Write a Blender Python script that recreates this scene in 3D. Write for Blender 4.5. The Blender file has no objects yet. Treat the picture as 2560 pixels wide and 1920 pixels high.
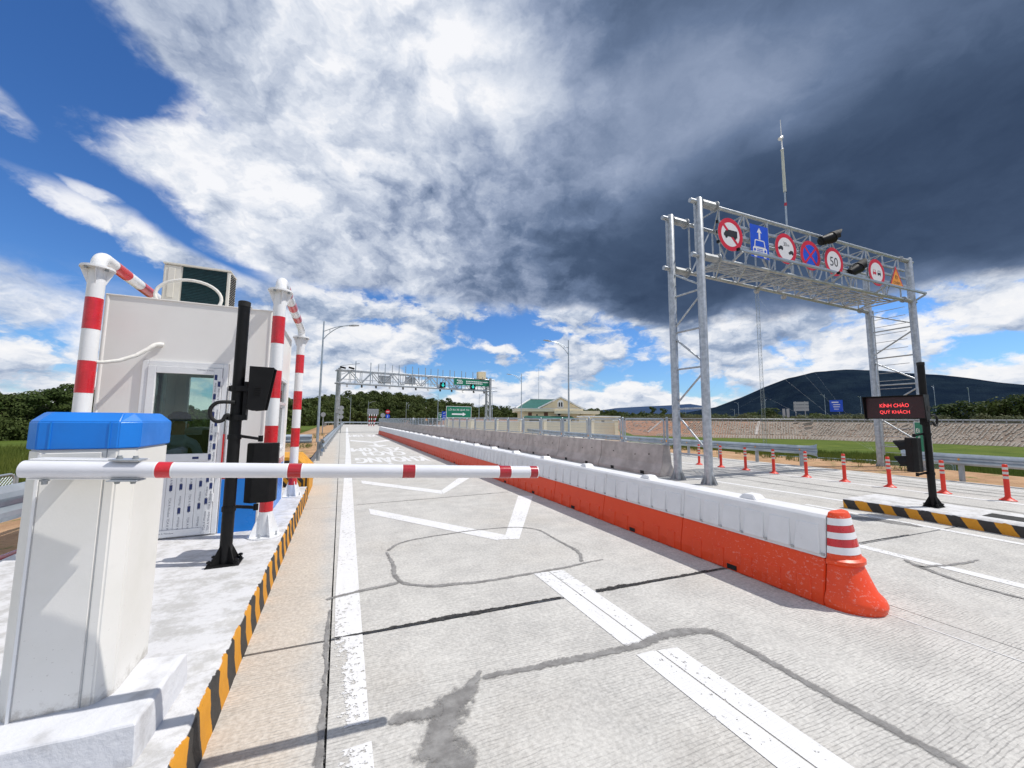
import bpy, bmesh, math, random
from mathutils import Vector, Matrix, noise as mnoise
random.seed(7)
scene = bpy.context.scene
COL = scene.collection
R = math.radians

# ------------------------------------------------------------------ camera
def make_camera():
    yaw, pitch, roll = R(24.15), R(5.4), R(0.5)
    fwd = Vector((math.sin(yaw)*math.cos(pitch), math.cos(yaw)*math.cos(pitch), math.sin(pitch)))
    r0 = Vector((math.cos(yaw), -math.sin(yaw), 0)); u0 = r0.cross(fwd)
    right = r0*math.cos(roll) + u0*math.sin(roll)
    up = -r0*math.sin(roll) + u0*math.cos(roll)
    m = Matrix((right, up, -fwd)).transposed().to_4x4()
    m.translation = Vector((0, 0, 1.6))
    cam = bpy.data.cameras.new('camera'); cam.sensor_width = 36; cam.lens = 36*949/2560
    cam.clip_start = 0.05; cam.clip_end = 20000
    o = bpy.data.objects.new('camera', cam); o.matrix_world = m; COL.objects.link(o)
    scene.camera = o
make_camera()

# ------------------------------------------------------------------ node helper
class NT:
    def __init__(self, tree): self.t = tree
    def node(self, typ, **kw):
        n = self.t.nodes.new(typ)
        for k, v in kw.items(): setattr(n, k, v)
        return n
    def put(self, sock, v):
        if isinstance(v, bpy.types.NodeSocket): self.t.links.new(v, sock)
        elif v is not None: sock.default_value = v
    def m(self, op, a, b=None, c=None, clamp=False):
        n = self.node('ShaderNodeMath', operation=op, use_clamp=clamp)
        self.put(n.inputs[0], a)
        if b is not None: self.put(n.inputs[1], b)
        if c is not None: self.put(n.inputs[2], c)
        return n.outputs[0]
    def vm(self, op, a, b=None, scale=None):
        n = self.node('ShaderNodeVectorMath', operation=op)
        self.put(n.inputs[0], a)
        if b is not None: self.put(n.inputs[1], b)
        if scale is not None: self.put(n.inputs['Scale'], scale)
        return n.outputs['Value'] if op in ('DOT_PRODUCT', 'LENGTH') else n.outputs[0]
    def add(self, *a):
        r = a[0]
        for x in a[1:]: r = self.m('ADD', r, x)
        return r
    def mul(self, *a):
        r = a[0]
        for x in a[1:]: r = self.m('MULTIPLY', r, x)
        return r
    def sub(self, a, b): return self.m('SUBTRACT', a, b)
    def smooth(self, x, a, b, lo=0.0, hi=1.0):
        n = self.node('ShaderNodeMapRange', interpolation_type='SMOOTHSTEP')
        for i, v in enumerate((x, a, b, lo, hi)): self.put(n.inputs[i], v)
        return n.outputs[0]
    def lin(self, x, a, b, lo=0.0, hi=1.0):
        n = self.node('ShaderNodeMapRange')
        for i, v in enumerate((x, a, b, lo, hi)): self.put(n.inputs[i], v)
        return n.outputs[0]
    def xyz(self, x, y, z):
        n = self.node('ShaderNodeCombineXYZ')
        for i, v in enumerate((x, y, z)): self.put(n.inputs[i], v)
        return n.outputs[0]
    def sep(self, v):
        n = self.node('ShaderNodeSeparateXYZ'); self.put(n.inputs[0], v); return n.outputs
    def noise(self, vec, scale, detail=4, rough=.55, dist=0.0, lac=2.0, color=False):
        n = self.node('ShaderNodeTexNoise'); n.noise_dimensions = '3D'
        self.put(n.inputs['Vector'], vec); self.put(n.inputs['Scale'], scale); self.put(n.inputs['Detail'], detail)
        self.put(n.inputs['Roughness'], rough); self.put(n.inputs['Lacunarity'], lac); self.put(n.inputs['Distortion'], dist)
        return n.outputs['Color'] if color else n.outputs['Fac']
    def mix(self, f, a, b, typ='MIX'):
        n = self.node('ShaderNodeMix', data_type='RGBA', blend_type=typ)
        self.put(n.inputs[0], f); self.put(n.inputs[6], a); self.put(n.inputs[7], b)
        return n.outputs[2]
    def ramp(self, f, stops, interp='LINEAR'):
        n = self.node('ShaderNodeValToRGB'); cr = n.color_ramp; cr.interpolation = interp
        while len(cr.elements) > 1: cr.elements.remove(cr.elements[-1])
        for i, (p, c) in enumerate(stops):
            e = cr.elements[0] if i == 0 else cr.elements.new(p)
            e.position = p; e.color = (*c, 1) if len(c) == 3 else c
        self.put(n.inputs[0], f); return n.outputs[0]

def srgb(r, g, b):
    f = lambda c: (c/255/12.92) if c/255 <= .04045 else ((c/255+.055)/1.055)**2.4
    return (f(r), f(g), f(b))

# ------------------------------------------------------------------ world, sun, exposure
SUN_TO = Vector((0.60, -0.20, 1.0)).normalized()
SUN_EL = math.asin(SUN_TO.z); SUN_AZ = math.atan2(SUN_TO.x, SUN_TO.y)
SKY_STRENGTH = 0.12
EXPOSURE = 0.20

def make_world():
    w = bpy.data.worlds.new('World'); scene.world = w; w.use_nodes = True
    t = w.node_tree; t.nodes.clear(); N = NT(t)
    out = N.node('ShaderNodeOutputWorld'); bg = N.node('ShaderNodeBackground')
    bg.inputs['Strength'].default_value = SKY_STRENGTH
    t.links.new(bg.outputs[0], out.inputs[0])
    sky = N.node('ShaderNodeTexSky', sky_type='NISHITA'); sky.sun_disc = False
    sky.sun_elevation = SUN_EL; sky.sun_rotation = SUN_AZ
    sky.air_density = 1.0; sky.dust_density = 0.4; sky.ozone_density = 2.0
    tc = N.node('ShaderNodeTexCoord'); d = N.vm('NORMALIZE', tc.outputs['Generated'])
    x, y, z = N.sep(d)
    zc = N.m('MAXIMUM', z, 0.0)
    DEG = 180/math.pi
    az = N.mul(N.m('ARCTAN2', x, y), DEG); el = N.mul(N.m('ARCSINE', z), DEG)
    # cloud-layer plane: things on a flat deck shrink towards the horizon
    inv = N.m('DIVIDE', 1.0, N.add(zc, 0.22))
    px, py = N.mul(x, inv), N.mul(y, inv)
    # the deck streams along one wind axis
    wa = R(62); ca, sa = math.cos(wa), math.sin(wa)
    pu = N.add(N.mul(px, ca), N.mul(py, sa)); pv = N.sub(N.mul(py, ca), N.mul(px, sa))
    P = N.xyz(N.mul(pu, 0.72), pv, 0.0)
    Pi = N.xyz(px, py, 3.7)
    warp = N.noise(Pi, 1.3, 3, .6, color=True)
    wv = N.vm('SUBTRACT', warp, (.5, .5, .5))
    Pw = N.vm('ADD', P, N.vm('SCALE', wv, scale=0.7))
    f1 = N.noise(Pw, 1.9, 12, .60)            # long streaks
    # heaped billows, and the same billows shifted towards the light: their difference gives lit and shaded flanks
    inv2 = N.m('DIVIDE', 1.0, N.add(zc, 0.62)); qx, qy = N.mul(x, inv2), N.mul(y, inv2)
    Q = N.xyz(N.add(N.mul(qx, ca), N.mul(qy, sa)), N.sub(N.mul(qy, ca), N.mul(qx, sa)), N.mul(z, .9))
    qw = N.vm('SUBTRACT', N.noise(Q, 3.2, 6, .6, color=True), (.5, .5, .5))
    Qw = N.vm('ADD', Q, N.vm('SCALE', qw, scale=.34))
    f2 = N.noise(Qw, 4.6, 12, .57)
    f2s = N.noise(N.vm('ADD', Qw, (-.030, .035, .030)), 4.6, 12, .57)
    relief_d = N.sub(f2s, f2)
    f3 = N.noise(N.vm('ADD', Q, N.vm('SCALE', wv, scale=.3)), 2.3, 8, .6)
    wx, wy, wz = N.sep(wv)
    azw = N.add(az, N.mul(wx, 34.0)); elw = N.add(el, N.mul(wy, 20.0))
    azs = N.add(az, N.mul(wx, 9.0)); els = N.add(el, N.mul(wy, 5.0), N.mul(N.sub(f2, .5), 5.0))
    def blob(a0, e0, ra, re, rot=0.0, warp=True, soft=1.0):
        A = N.sub(azw if warp is True else azs if warp else az, a0); E = N.sub(elw if warp is True else els if warp else el, e0)
        c, s = math.cos(R(rot)), math.sin(R(rot))
        u = N.mul(N.add(N.mul(A, c), N.mul(E, s)), 1/ra); v = N.mul(N.sub(N.mul(E, c), N.mul(A, s)), 1/re)
        r = N.m('SQRT', N.add(N.mul(u, u), N.mul(v, v)))
        return N.smooth(r, 1.0+.55*soft, 1.0-.55*soft)
    # ---- main deck: everything right of a ragged edge, above the low clear band
    edge = N.add(-23.5, N.mul(N.m('MAXIMUM', N.sub(26.0, el), 0.0), 1.25), N.mul(N.m('MAXIMUM', N.sub(el, 33.0), 0.0), -1.0))
    side = N.smooth(N.sub(azw, edge), -7.0, 9.0)
    far_side = N.smooth(N.m('ABSOLUTE', N.sub(az, 55.0)), 95.0, 70.0)      # the deck ends behind the viewer
    ctr = N.smooth(az, 52.0, 22.0)                                # towards the middle the deck breaks up higher
    low = N.smooth(N.add(el, N.mul(wy, 9.0), N.mul(ctr, -4.5)), 9.0, 17.0)
    hole = blob(-18, 33.5, 5.0, 2.6, -28, soft=.9)
    cov = N.mul(side, low, far_side)
    cov = N.sub(cov, N.mul(hole, .42))
    # thin streaks over the blue on the left
    st1 = blob(-20, 18.6, 13, 2.0, -17, warp=2, soft=1.0); st2 = blob(-26, 10.0, 17, 4.2, -14, warp=2, soft=1.0)
    st3 = blob(-31, 27.5, 5, 1.6, -25, warp=2, soft=1.0); st4 = blob(-25.5, 21.8, 2.6, .9, -18, warp=2, soft=1.0)
    streak = N.m('MAXIMUM', N.m('MAXIMUM', st1, st2), N.m('MAXIMUM', N.mul(st3, .6), st4))
    cov = N.m('MAXIMUM', cov, N.mul(streak, .50))
    scat = N.mul(N.smooth(N.m('ABSOLUTE', N.sub(az, 55.0)), 85.0, 105.0), .60)  # unseen cloud behind the viewer, thickened to lift the ambient light
    cov = N.m('MAXIMUM', cov, scat)
    dens = N.add(cov, N.mul(N.sub(f1, .5), .30), N.mul(N.sub(f2, .5), 1.05), N.mul(N.sub(f3, .5), .5))
    alpha = N.smooth(dens, .30, .66)
    # ---- how dark (thick) the deck is
    dk = N.smooth(N.add(azw, N.mul(N.sub(f3, .5), 30.0)), 7.0, 46.0)
    dk = N.mul(dk, N.smooth(N.add(el, N.mul(ctr, -8.0), N.mul(N.sub(f3, .5), 14.0)), 8.0, 18.0), far_side)
    lane = blob(50, 40, 18, 6.5, -4, soft=1.0); lane2 = blob(24, 47, 18, 5, 0, soft=1.0); heavy = blob(66, 22, 36, 9, 8, soft=1.0)
    under = blob(10, 17.5, 26, 4.2, 3, soft=1.0); mid = blob(9, 36, 10, 12, 20, soft=1.0)
    dark = N.add(N.mul(dk, .52), N.mul(heavy, .17), N.mul(lane, -.22), N.mul(lane2, -.16), N.mul(under, .12), N.mul(mid, .08))
    rough = N.lin(azw, 14.0, 46.0, 1.0, .22)                      # the dark base is smooth, the white side heaped
    shape = N.add(N.mul(relief_d, 1.65), N.mul(N.sub(f2, .5), .25), N.mul(N.sub(f3, .5), .45))
    thin = N.smooth(dens, 1.0, .5)
    dark = N.add(dark, .185, N.mul(thin, -.06), N.mul(shape, rough))
    deck = N.ramp(dark, [(0.0, srgb(247, 248, 252)), (.13, srgb(222, 228, 239)), (.27, srgb(190, 200, 218)), (.42, srgb(150, 164, 190)),
                         (.58, srgb(106, 124, 154)), (.76, srgb(72, 90, 118)), (1.0, srgb(46, 62, 88))])
    # ---- low heaps near the horizon
    L = N.xyz(N.mul(az, .060), N.mul(N.m('POWER', N.m('MAXIMUM', el, 0.0), .85), .18), 1.3)
    lw = N.vm('SUBTRACT', N.noise(L, 3.0, 6, .6, color=True), (.5, .5, .5))
    Lw = N.vm('ADD', L, N.vm('SCALE', lw, scale=.36))
    g1 = N.noise(Lw, 1.7, 11, .57)
    g2 = N.noise(N.vm('ADD', Lw, (-0.03, .12, 0)), 1.7, 11, .57)
    band = N.smooth(N.add(el, N.mul(N.smooth(az, -6.0, -16.0), 9.0)), 25.0, 15.0)
    haze = N.smooth(el, 7.0, 0.0)
    gd = N.add(g1, N.mul(haze, .16), .02, N.mul(blob(-4, 9.5, 13, 5, 0), .13), N.mul(blob(24, 11.5, 16, 2.0, -6), -.10), N.mul(blob(56, 11, 14, 3.5, 0), .05), N.mul(blob(84, 13, 16, 3.5, 0), .16))
    la = N.mul(N.smooth(gd, .45, .56), band)
    relief = N.add(.47, N.mul(N.sub(g2, g1), 3.2), N.mul(N.sub(g1, .55), .8), N.mul(N.smooth(el, 6.0, 14.0), .10), N.mul(N.smooth(el, 2.5, 0.0), -.10))
    heap = N.ramp(relief, [(0.0, srgb(253, 252, 252)), (.30, srgb(240, 242, 247)), (.55, srgb(205, 214, 229)), (.80, srgb(158, 174, 200)), (1.0, srgb(130, 148, 178))])
    # ---- blue, a little richer than the model's; milky at the horizon
    hs = N.node('ShaderNodeHueSaturation'); hs.inputs['Saturation'].default_value = 1.18; hs.inputs['Value'].default_value = .92
    t.links.new(sky.outputs[0], hs.inputs['Color'])
    k = 2**-EXPOSURE/SKY_STRENGTH
    blue = N.mix(1.0, hs.outputs[0], (.58, .80, 1.10, 1), 'MULTIPLY')
    def lift(c):
        n = N.node('ShaderNodeVectorMath', operation='SCALE'); N.put(n.inputs[0], c); n.inputs['Scale'].default_value = k; return n.outputs[0]
    c1 = N.mix(la, blue, lift(heap))
    c2 = N.mix(alpha, c1, lift(deck))
    t.links.new(c2, bg.inputs['Color'])
make_world()

def make_sun():
    l = bpy.data.lights.new('sun', 'SUN'); l.energy = 3.6; l.angle = R(.53); l.color = (1.0, .955, .89)
    o = bpy.data.objects.new('sun', l); o.rotation_euler = (-SUN_TO).to_track_quat('-Z', 'Y').to_euler()
    o.location = SUN_TO*60; COL.objects.link(o)
make_sun()
vs = scene.view_settings
vs.view_transform = 'Standard'; vs.look = 'None'; vs.exposure = EXPOSURE; vs.gamma = 1.0; vs.use_curve_mapping = False

# ------------------------------------------------------------------ geometry helpers
class MB:
    def __init__(self): self.v = []; self.f = []; self.mi = []; self.cur = 0
    def add(self, verts, faces):
        o = len(self.v); self.v += [tuple(p) for p in verts]
        for f in faces: self.f.append(tuple(i+o for i in f)); self.mi.append(self.cur)
        return self
    def box(self, x0, x1, y0, y1, z0, z1):
        return self.add([(x0,y0,z0),(x1,y0,z0),(x1,y1,z0),(x0,y1,z0),(x0,y0,z1),(x1,y0,z1),(x1,y1,z1),(x0,y1,z1)],
                        [(0,3,2,1),(4,5,6,7),(0,1,5,4),(1,2,6,5),(2,3,7,6),(3,0,4,7)])
    def bar(self, p0, p1, w, h, up=(0,0,1)):
        p0, p1 = Vector(p0), Vector(p1); d = (p1-p0).normalized(); upv = Vector(up)
        if abs(d.dot(upv)) > .98: upv = Vector((0,1,0))
        s = d.cross(upv).normalized(); u = s.cross(d); s *= w/2; u *= h/2
        vs = [p+a*s+b*u for p in (p0,p1) for a,b in ((-1,-1),(1,-1),(1,1),(-1,1))]
        return self.add(vs, [(3,2,1,0),(4,5,6,7),(0,1,5,4),(1,2,6,5),(2,3,7,6),(3,0,4,7)])
    def tube(self, path, r, n=10, caps=True, closed=False):
        P = [Vector(p) for p in path]; m = len(P)
        rr = r if isinstance(r, (list, tuple)) else [r]*m
        vs = []; prev = None
        for i in range(m):
            a = P[i-1] if (i > 0 or closed) else P[i]; b = P[(i+1) % m] if (i < m-1 or closed) else P[i]
            t = (b-a).normalized()
            if prev is None:
                ref = Vector((0,0,1)) if abs(t.z) < .9 else Vector((1,0,0))
                nx = t.cross(ref).normalized()
            else: nx = (prev-t*prev.dot(t)).normalized()
            prev = nx; ny = t.cross(nx)
            vs += [P[i]+(nx*math.cos(2*math.pi*k/n)+ny*math.sin(2*math.pi*k/n))*rr[i] for k in range(n)]
        fs = []
        for i in range(m if closed else m-1):
            j = (i+1) % m
            fs += [(i*n+k, i*n+(k+1) % n, j*n+(k+1) % n, j*n+k) for k in range(n)]
        if caps and not closed:
            fs.append(tuple(range(n-1, -1, -1))); fs.append(tuple((m-1)*n+k for k in range(n)))
        return self.add(vs, fs)
    def cyl(self, p0, p1, r0, r1=None, n=12): return self.tube([p0, p1], [r0, r0 if r1 is None else r1], n)
    def lathe(self, prof, c=(0,0,0), n=24):
        c = Vector(c); vs = []; fs = []; m = len(prof)
        for r, z in prof: vs += [c+Vector((r*math.cos(2*math.pi*k/n), r*math.sin(2*math.pi*k/n), z)) for k in range(n)]
        for i in range(m-1): fs += [(i*n+k, i*n+(k+1) % n, (i+1)*n+(k+1) % n, (i+1)*n+k) for k in range(n)]
        fs.append(tuple(range(n-1, -1, -1))); fs.append(tuple((m-1)*n+k for k in range(n)))
        return self.add(vs, fs)
    def prism(self, poly, depth, M=None):
        M = M or Matrix(); n = len(poly)
        vs = [M @ Vector((x, y, 0)) for x, y in poly]+[M @ Vector((x, y, depth)) for x, y in poly]
        return self.add(vs, [tuple(range(n-1, -1, -1)), tuple(range(n, 2*n))]+[(i, (i+1) % n, n+(i+1) % n, n+i) for i in range(n)])
    def loft(self, rings, caps=True):
        n = len(rings[0]); vs = [p for r in rings for p in r]; fs = []
        for i in range(len(rings)-1): fs += [(i*n+k, i*n+(k+1) % n, (i+1)*n+(k+1) % n, (i+1)*n+k) for k in range(n)]
        if caps: fs += [tuple(range(n-1, -1, -1)), tuple((len(rings)-1)*n+k for k in range(n))]
        return self.add(vs, fs)
    def sheet(self, poly): return self.add(poly, [tuple(range(len(poly)))])
    def mesh(self, name, mats, smooth=None, bevel=0, seg=1):
        me = bpy.data.meshes.new(name); me.from_pydata(self.v, [], self.f)
        for m in (mats if isinstance(mats, (list, tuple)) else [mats]): me.materials.append(m)
        me.polygons.foreach_set('material_index', self.mi)
        if bevel:
            bm = bmesh.new(); bm.from_mesh(me); bmesh.ops.recalc_face_normals(bm, faces=bm.faces)
            es = [e for e in bm.edges if len(e.link_faces) == 2 and e.calc_face_angle(0) > R(30)]
            bmesh.ops.bevel(bm, geom=es, offset=bevel, segments=seg, affect='EDGES', clamp_overlap=True)
            bm.to_mesh(me); bm.free()
        if smooth is not None: me.shade_smooth(); me.set_sharp_from_angle(angle=R(smooth))
        return me
    def build(self, name, mats, parent=None, smooth=None, bevel=0, seg=1):
        return link(name, self.mesh(name, mats, smooth, bevel, seg), parent)
def link(name, me, parent=None):
    o = bpy.data.objects.new(name, me); COL.objects.link(o)
    if parent:
        o.parent = parent
        if parent.parent is None: o.matrix_parent_inverse = Matrix.Translation(-parent.location)
    return o
def tag(o, label=None, cat=None, group=None, kind=None):
    for k, v in (('label', label), ('category', cat), ('group', group), ('kind', kind)):
        if v: o[k] = v
    return o
def thing(name, loc, label, cat, group=None):
    o = bpy.data.objects.new(name, None); o.location = loc; o.empty_display_size = .2; COL.objects.link(o)
    return tag(o, label, cat, group)
def structure(name, mb, mats, **kw): return tag(mb.build(name, mats, **kw), kind='structure')
def copy_tree(o, parent=None):
    c = o.copy(); COL.objects.link(c)
    if parent: c.parent = parent
    for ch in list(o.children): copy_tree(ch, c)
    return c
def spline(P, k=6):
    P = [Vector(p) for p in P]; out = []
    for i in range(len(P)-1):
        a, b, c, d = P[max(i-1, 0)], P[i], P[i+1], P[min(i+2, len(P)-1)]
        for j in range(k):
            t = j/k; out.append(.5*((2*b)+(c-a)*t+(2*a-5*b+4*c-d)*t*t+(3*b-a-3*c+d)*t**3))
    return out+[P[-1]]
def frame(origin, ex, ey, ez=None):
    ex, ey = Vector(ex).normalized(), Vector(ey).normalized(); ez = Vector(ez) if ez else ex.cross(ey)
    m = Matrix((ex, ey, ez)).transposed().to_4x4(); m.translation = Vector(origin); return m
def text_mb(mb, body, M, width=None, height=None, bold=0.0, # kept for lettering weight
             depth=0.0, lift=0.0):
    cu = bpy.data.curves.new('t', 'FONT'); cu.body = body; cu.size = 1; cu.align_x = 'CENTER'; cu.offset = 0.0; cu.resolution_u = 3
    ob = bpy.data.objects.new('t', cu); me = bpy.data.meshes.new_from_object(ob)
    xs = [v.co.x for v in me.vertices]; ys = [v.co.y for v in me.vertices]
    x0, x1, y0, y1 = min(xs), max(xs), min(ys), max(ys)
    sx = width/(x1-x0) if width else None; sy = height/(y1-y0) if height else None
    sx = sx or sy; sy = sy or sx
    mb.add([M @ Vector(((v.co.x-(x0+x1)/2)*sx, (v.co.y-(y0+y1)/2)*sy, lift)) for v in me.vertices], [tuple(p.vertices) for p in me.polygons])
    bpy.data.objects.remove(ob); bpy.data.curves.remove(cu); bpy.data.meshes.remove(me)
def disc(r, n=40, a0=0.0): return [(r*math.cos(a0+2*math.pi*k/n), r*math.sin(a0+2*math.pi*k/n)) for k in range(n)]
def ring_mb(mb, r0, r1, z, M, n=40):
    vs = [M @ Vector((r*math.cos(2*math.pi*k/n), r*math.sin(2*math.pi*k/n), z)) for r in (r0, r1) for k in range(n)]
    mb.add(vs, [(k, n+k, n+(k+1) % n, (k+1) % n)[::-1] for k in range(n)])
def flat(mb, poly, M, z): mb.add([M @ Vector((x, y, z)) for x, y in poly], [tuple(range(len(poly)))])

# ------------------------------------------------------------------ materials
def new_mat(name):
    m = bpy.data.materials.new(name); m.use_nodes = True; t = m.node_tree
    return m, NT(t), t.nodes['Principled BSDF'], t
def pos(N): return N.node('ShaderNodeNewGeometry').outputs['Position']
def plain(name, c, c2=None, rough=.5, metal=0.0, scale=6.0, detail=6, bump=0.0, bscale=60.0, lo=.35, hi=.65, coat=0.0, dirt=0.0, spec=.5):
    m, N, b, t = new_mat(name); P = pos(N)
    c2 = c2 or tuple(x*.86 for x in c)
    f = N.smooth(N.noise(P, scale, detail, .6), lo, hi)
    col = N.mix(f, (*c, 1), (*c2, 1))
    if dirt:
        g = N.smooth(N.noise(P, scale*3.1, 8, .7), .56, .75)
        col = N.mix(N.mul(g, dirt), col, (.16, .13, .10, 1))
    N.put(b.inputs['Base Color'], col)
    N.put(b.inputs['Roughness'], N.lin(N.noise(P, scale*2, 4), .3, .7, max(rough-.08, .03), min(rough+.1, 1)))
    b.inputs['Metallic'].default_value = metal; b.inputs['Specular IOR Level'].default_value = spec
    b.inputs['Coat Weight'].default_value = coat
    if bump:
        bp = N.node('ShaderNodeBump'); bp.inputs['Strength'].default_value = bump; bp.inputs['Distance'].default_value = .01
        N.put(bp.inputs['Height'], N.noise(P, bscale, 5, .6)); t.links.new(bp.outputs[0], b.inputs['Normal'])
    return m
M = {}
M['galv'] = plain('galvanised_steel', (.50, .53, .56), (.33, .36, .39), .42, .55, 9, 8, lo=.3, hi=.7)
M['galv_dull'] = plain('dull_galvanised_steel', (.40, .42, .44), (.30, .32, .33), .5, .4, 4)
M['galv_rail'] = plain('galvanised_rail', (.42, .48, .53), (.32, .37, .42), .38, .5, 3)
M['white'] = plain('white_gloss_paint', (.80, .81, .82), (.75, .76, .77), .28, 0, 3, coat=.3)
M['cream'] = plain('cream_sheet_metal', (.76, .75, .72), (.72, .71, .67), .42, 0, 2.5, bump=.05, bscale=120, dirt=.06)
def grime_low():
    m = M['cream']; t = m.node_tree; N = NT(t); bs = t.nodes['Principled BSDF']; P = pos(N); z = N.sep(P)[2]
    src = bs.inputs['Base Color'].links[0].from_socket
    g = N.smooth(N.add(z, N.mul(N.sub(N.noise(P, 22, 8, .75), .5), .26)), .44, .36)
    sp = N.mul(N.smooth(N.noise(P, 70, 3, .8), .66, .70), N.smooth(z, .95, .40))
    col = N.mix(N.mul(g, .65), src, (.34, .31, .27, 1)); N.put(bs.inputs['Base Color'], N.mix(N.mul(sp, .6), col, (.30, .27, .24, 1)))
grime_low()
M['booth_white'] = plain('booth_panel', (.82, .805, .775), (.79, .77, .735), .38, 0, 1.2, bump=.04, bscale=12)
M['blue_cap'] = plain('blue_plastic', (.004, .19, .68), (.004, .165, .60), .38, 0, 5, bump=.06, bscale=300)
M['booth_blue'] = plain('blue_sheet', (.005, .21, .70), (.005, .19, .62), .3, 0, 1.5)
M['red_tape'] = plain('red_reflective_tape', (.62, .012, .022), (.50, .008, .016), .3, 0, 10, coat=.4)
M['dark_red'] = plain('dark_red_tape', (.42, .008, .018), (.34, .006, .013), .25, 0, 10, coat=.5)
M['black'] = plain('black_powder_coat', (.0055, .0055, .006), (.009, .009, .0095), .45, 0, 8, bump=.04, bscale=220, spec=.22)
M['rubber'] = plain('black_rubber', (.010, .010, .010), None, .75, 0, 8)
M['sign_white'] = plain('sign_white_sheeting', (.80, .80, .82), (.77, .77, .79), .4, 0, 6)
M['sign_red'] = plain('sign_red_sheeting', (.66, .010, .035), (.58, .008, .028), .4, 0, 6)
M['sign_blue'] = plain('sign_blue_sheeting', (.005, .085, .66), (.004, .07, .58), .4, 0, 6)
M['sign_black'] = plain('sign_black_film', (.012, .012, .014), None, .45, 0, 6)
M['sign_orange'] = plain('sign_orange_sheeting', (.90, .36, .02), (.84, .30, .012), .4, 0, 6)
M['sign_green'] = plain('sign_green_sheeting', (.002, .175, .095), (.002, .15, .08), .4, 0, 6)
M['sign_grey'] = plain('sign_back_aluminium', (.42, .43, .44), (.36, .37, .38), .45, .4, 6)
M['delineator'] = plain('orange_plastic', (.74, .036, .012), (.66, .03, .012), .45, 0, 5)
M['delin_band'] = plain('grey_reflective_band', (.60, .58, .55), (.50, .48, .45), .4, 0, 12)
M['plastic_white'] = plain('white_moulded_plastic', (.76, .76, .77), (.70, .70, .71), .45, 0, 2.5, bump=.08, bscale=30, dirt=.16)
M['cream_wall'] = plain('cream_render', (.74, .63, .43), (.70, .59, .40), .8, 0, .8)
M['cream_light'] = plain('pale_cream_render', (.78, .70, .52), (.74, .66, .49), .8, 0, .8)
M['trim_white'] = plain('white_render', (.80, .80, .78), None, .7, 0, .8)
M['green_roof'] = plain('green_roof_sheet', (.022, .125, .10), (.018, .105, .085), .4, 0, .6)
M['dark_opening'] = plain('dark_window', (.02, .02, .022), None, .15, 0, 2)
M['wood_door'] = plain('brown_door', (.16, .06, .03), None, .5, 0, 3)
M['bark'] = plain('bark', (.14, .11, .085), (.09, .07, .055), .9, 0, 6)
M['coil'] = plain('coated_coil_fins', (.012, .055, .065), (.009, .042, .050), .4, .2, 20)
M['ac_cream'] = plain('air_conditioner_casing', (.70, .68, .61), (.66, .64, .57), .4, 0, 4)
M['duct_white'] = plain('white_wrapped_hose', (.74, .73, .69), (.66, .65, .60), .6, 0, 30, bump=.4, bscale=70)
M['jersey'] = plain('cast_concrete', (.50, .455, .425), (.37, .335, .31), .85, 0, 2.2, 10, bump=.25, bscale=30, dirt=.25)
M['plinth'] = plain('whitewashed_concrete', (.62, .63, .66), (.44, .44, .45), .8, 0, 5, 9, bump=.5, bscale=28, lo=.5, hi=.72)
M['skin'] = plain('skin', (.42, .25, .17), None, .5, 0, 8)
M['shirt'] = plain('blue_grey_cloth', (.30, .38, .46), (.26, .33, .40), .9, 0, 10)
M['hat_blue'] = plain('navy_cap', (.012, .022, .12), None, .8, 0, 10)
M['interior'] = plain('booth_interior', (.30, .30, .28), None, .6, 0, 2)
M['desk'] = plain('dark_desk', (.035, .028, .025), None, .4, 0, 5)
M['rod'] = plain('pale_glass_fibre', (.58, .60, .52), (.50, .52, .46), .5, 0, 6)
M['boom'] = plain('white_boom_tube', (.70, .71, .75), (.66, .67, .71), .33, .0, 6, coat=.2)
M['ribs'] = plain('pale_stone_ribs', (.40, .36, .31), (.30, .26, .22), .9, 0, 3)

def glass_mat():
    m, N, b, t = new_mat('window_glass'); t.nodes.remove(b)
    tr = N.node('ShaderNodeBsdfTransparent'); tr.inputs[0].default_value = (.80, .88, .86, 1)
    gl = N.node('ShaderNodeBsdfGlossy'); gl.inputs['Roughness'].default_value = .02
    fr = N.node('ShaderNodeFresnel'); fr.inputs[0].default_value = 1.5
    mx = N.node('ShaderNodeMixShader'); t.links.new(fr.outputs[0], mx.inputs[0]); t.links.new(tr.outputs[0], mx.inputs[1]); t.links.new(gl.outputs[0], mx.inputs[2])
    t.links.new(mx.outputs[0], t.nodes['Material Output'].inputs[0]); return m
M['glass'] = glass_mat()
def emit(name, c, s, base=(.01, .01, .01)):
    m, N, b, t = new_mat(name); b.inputs['Base Color'].default_value = (*base, 1)
    b.inputs['Emission Color'].default_value = (*c, 1); b.inputs['Emission Strength'].default_value = s; return m
M['led_red'] = emit('lit_red_diodes', (1.0, .06, .07), 1.6)
M['led_panel'] = plain('dark_red_screen', (.030, .004, .007), (.022, .003, .006), .35, 0, 30)
M['led_cyan'] = emit('lit_green_arrow', (.02, .75, .68), .9)

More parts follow.
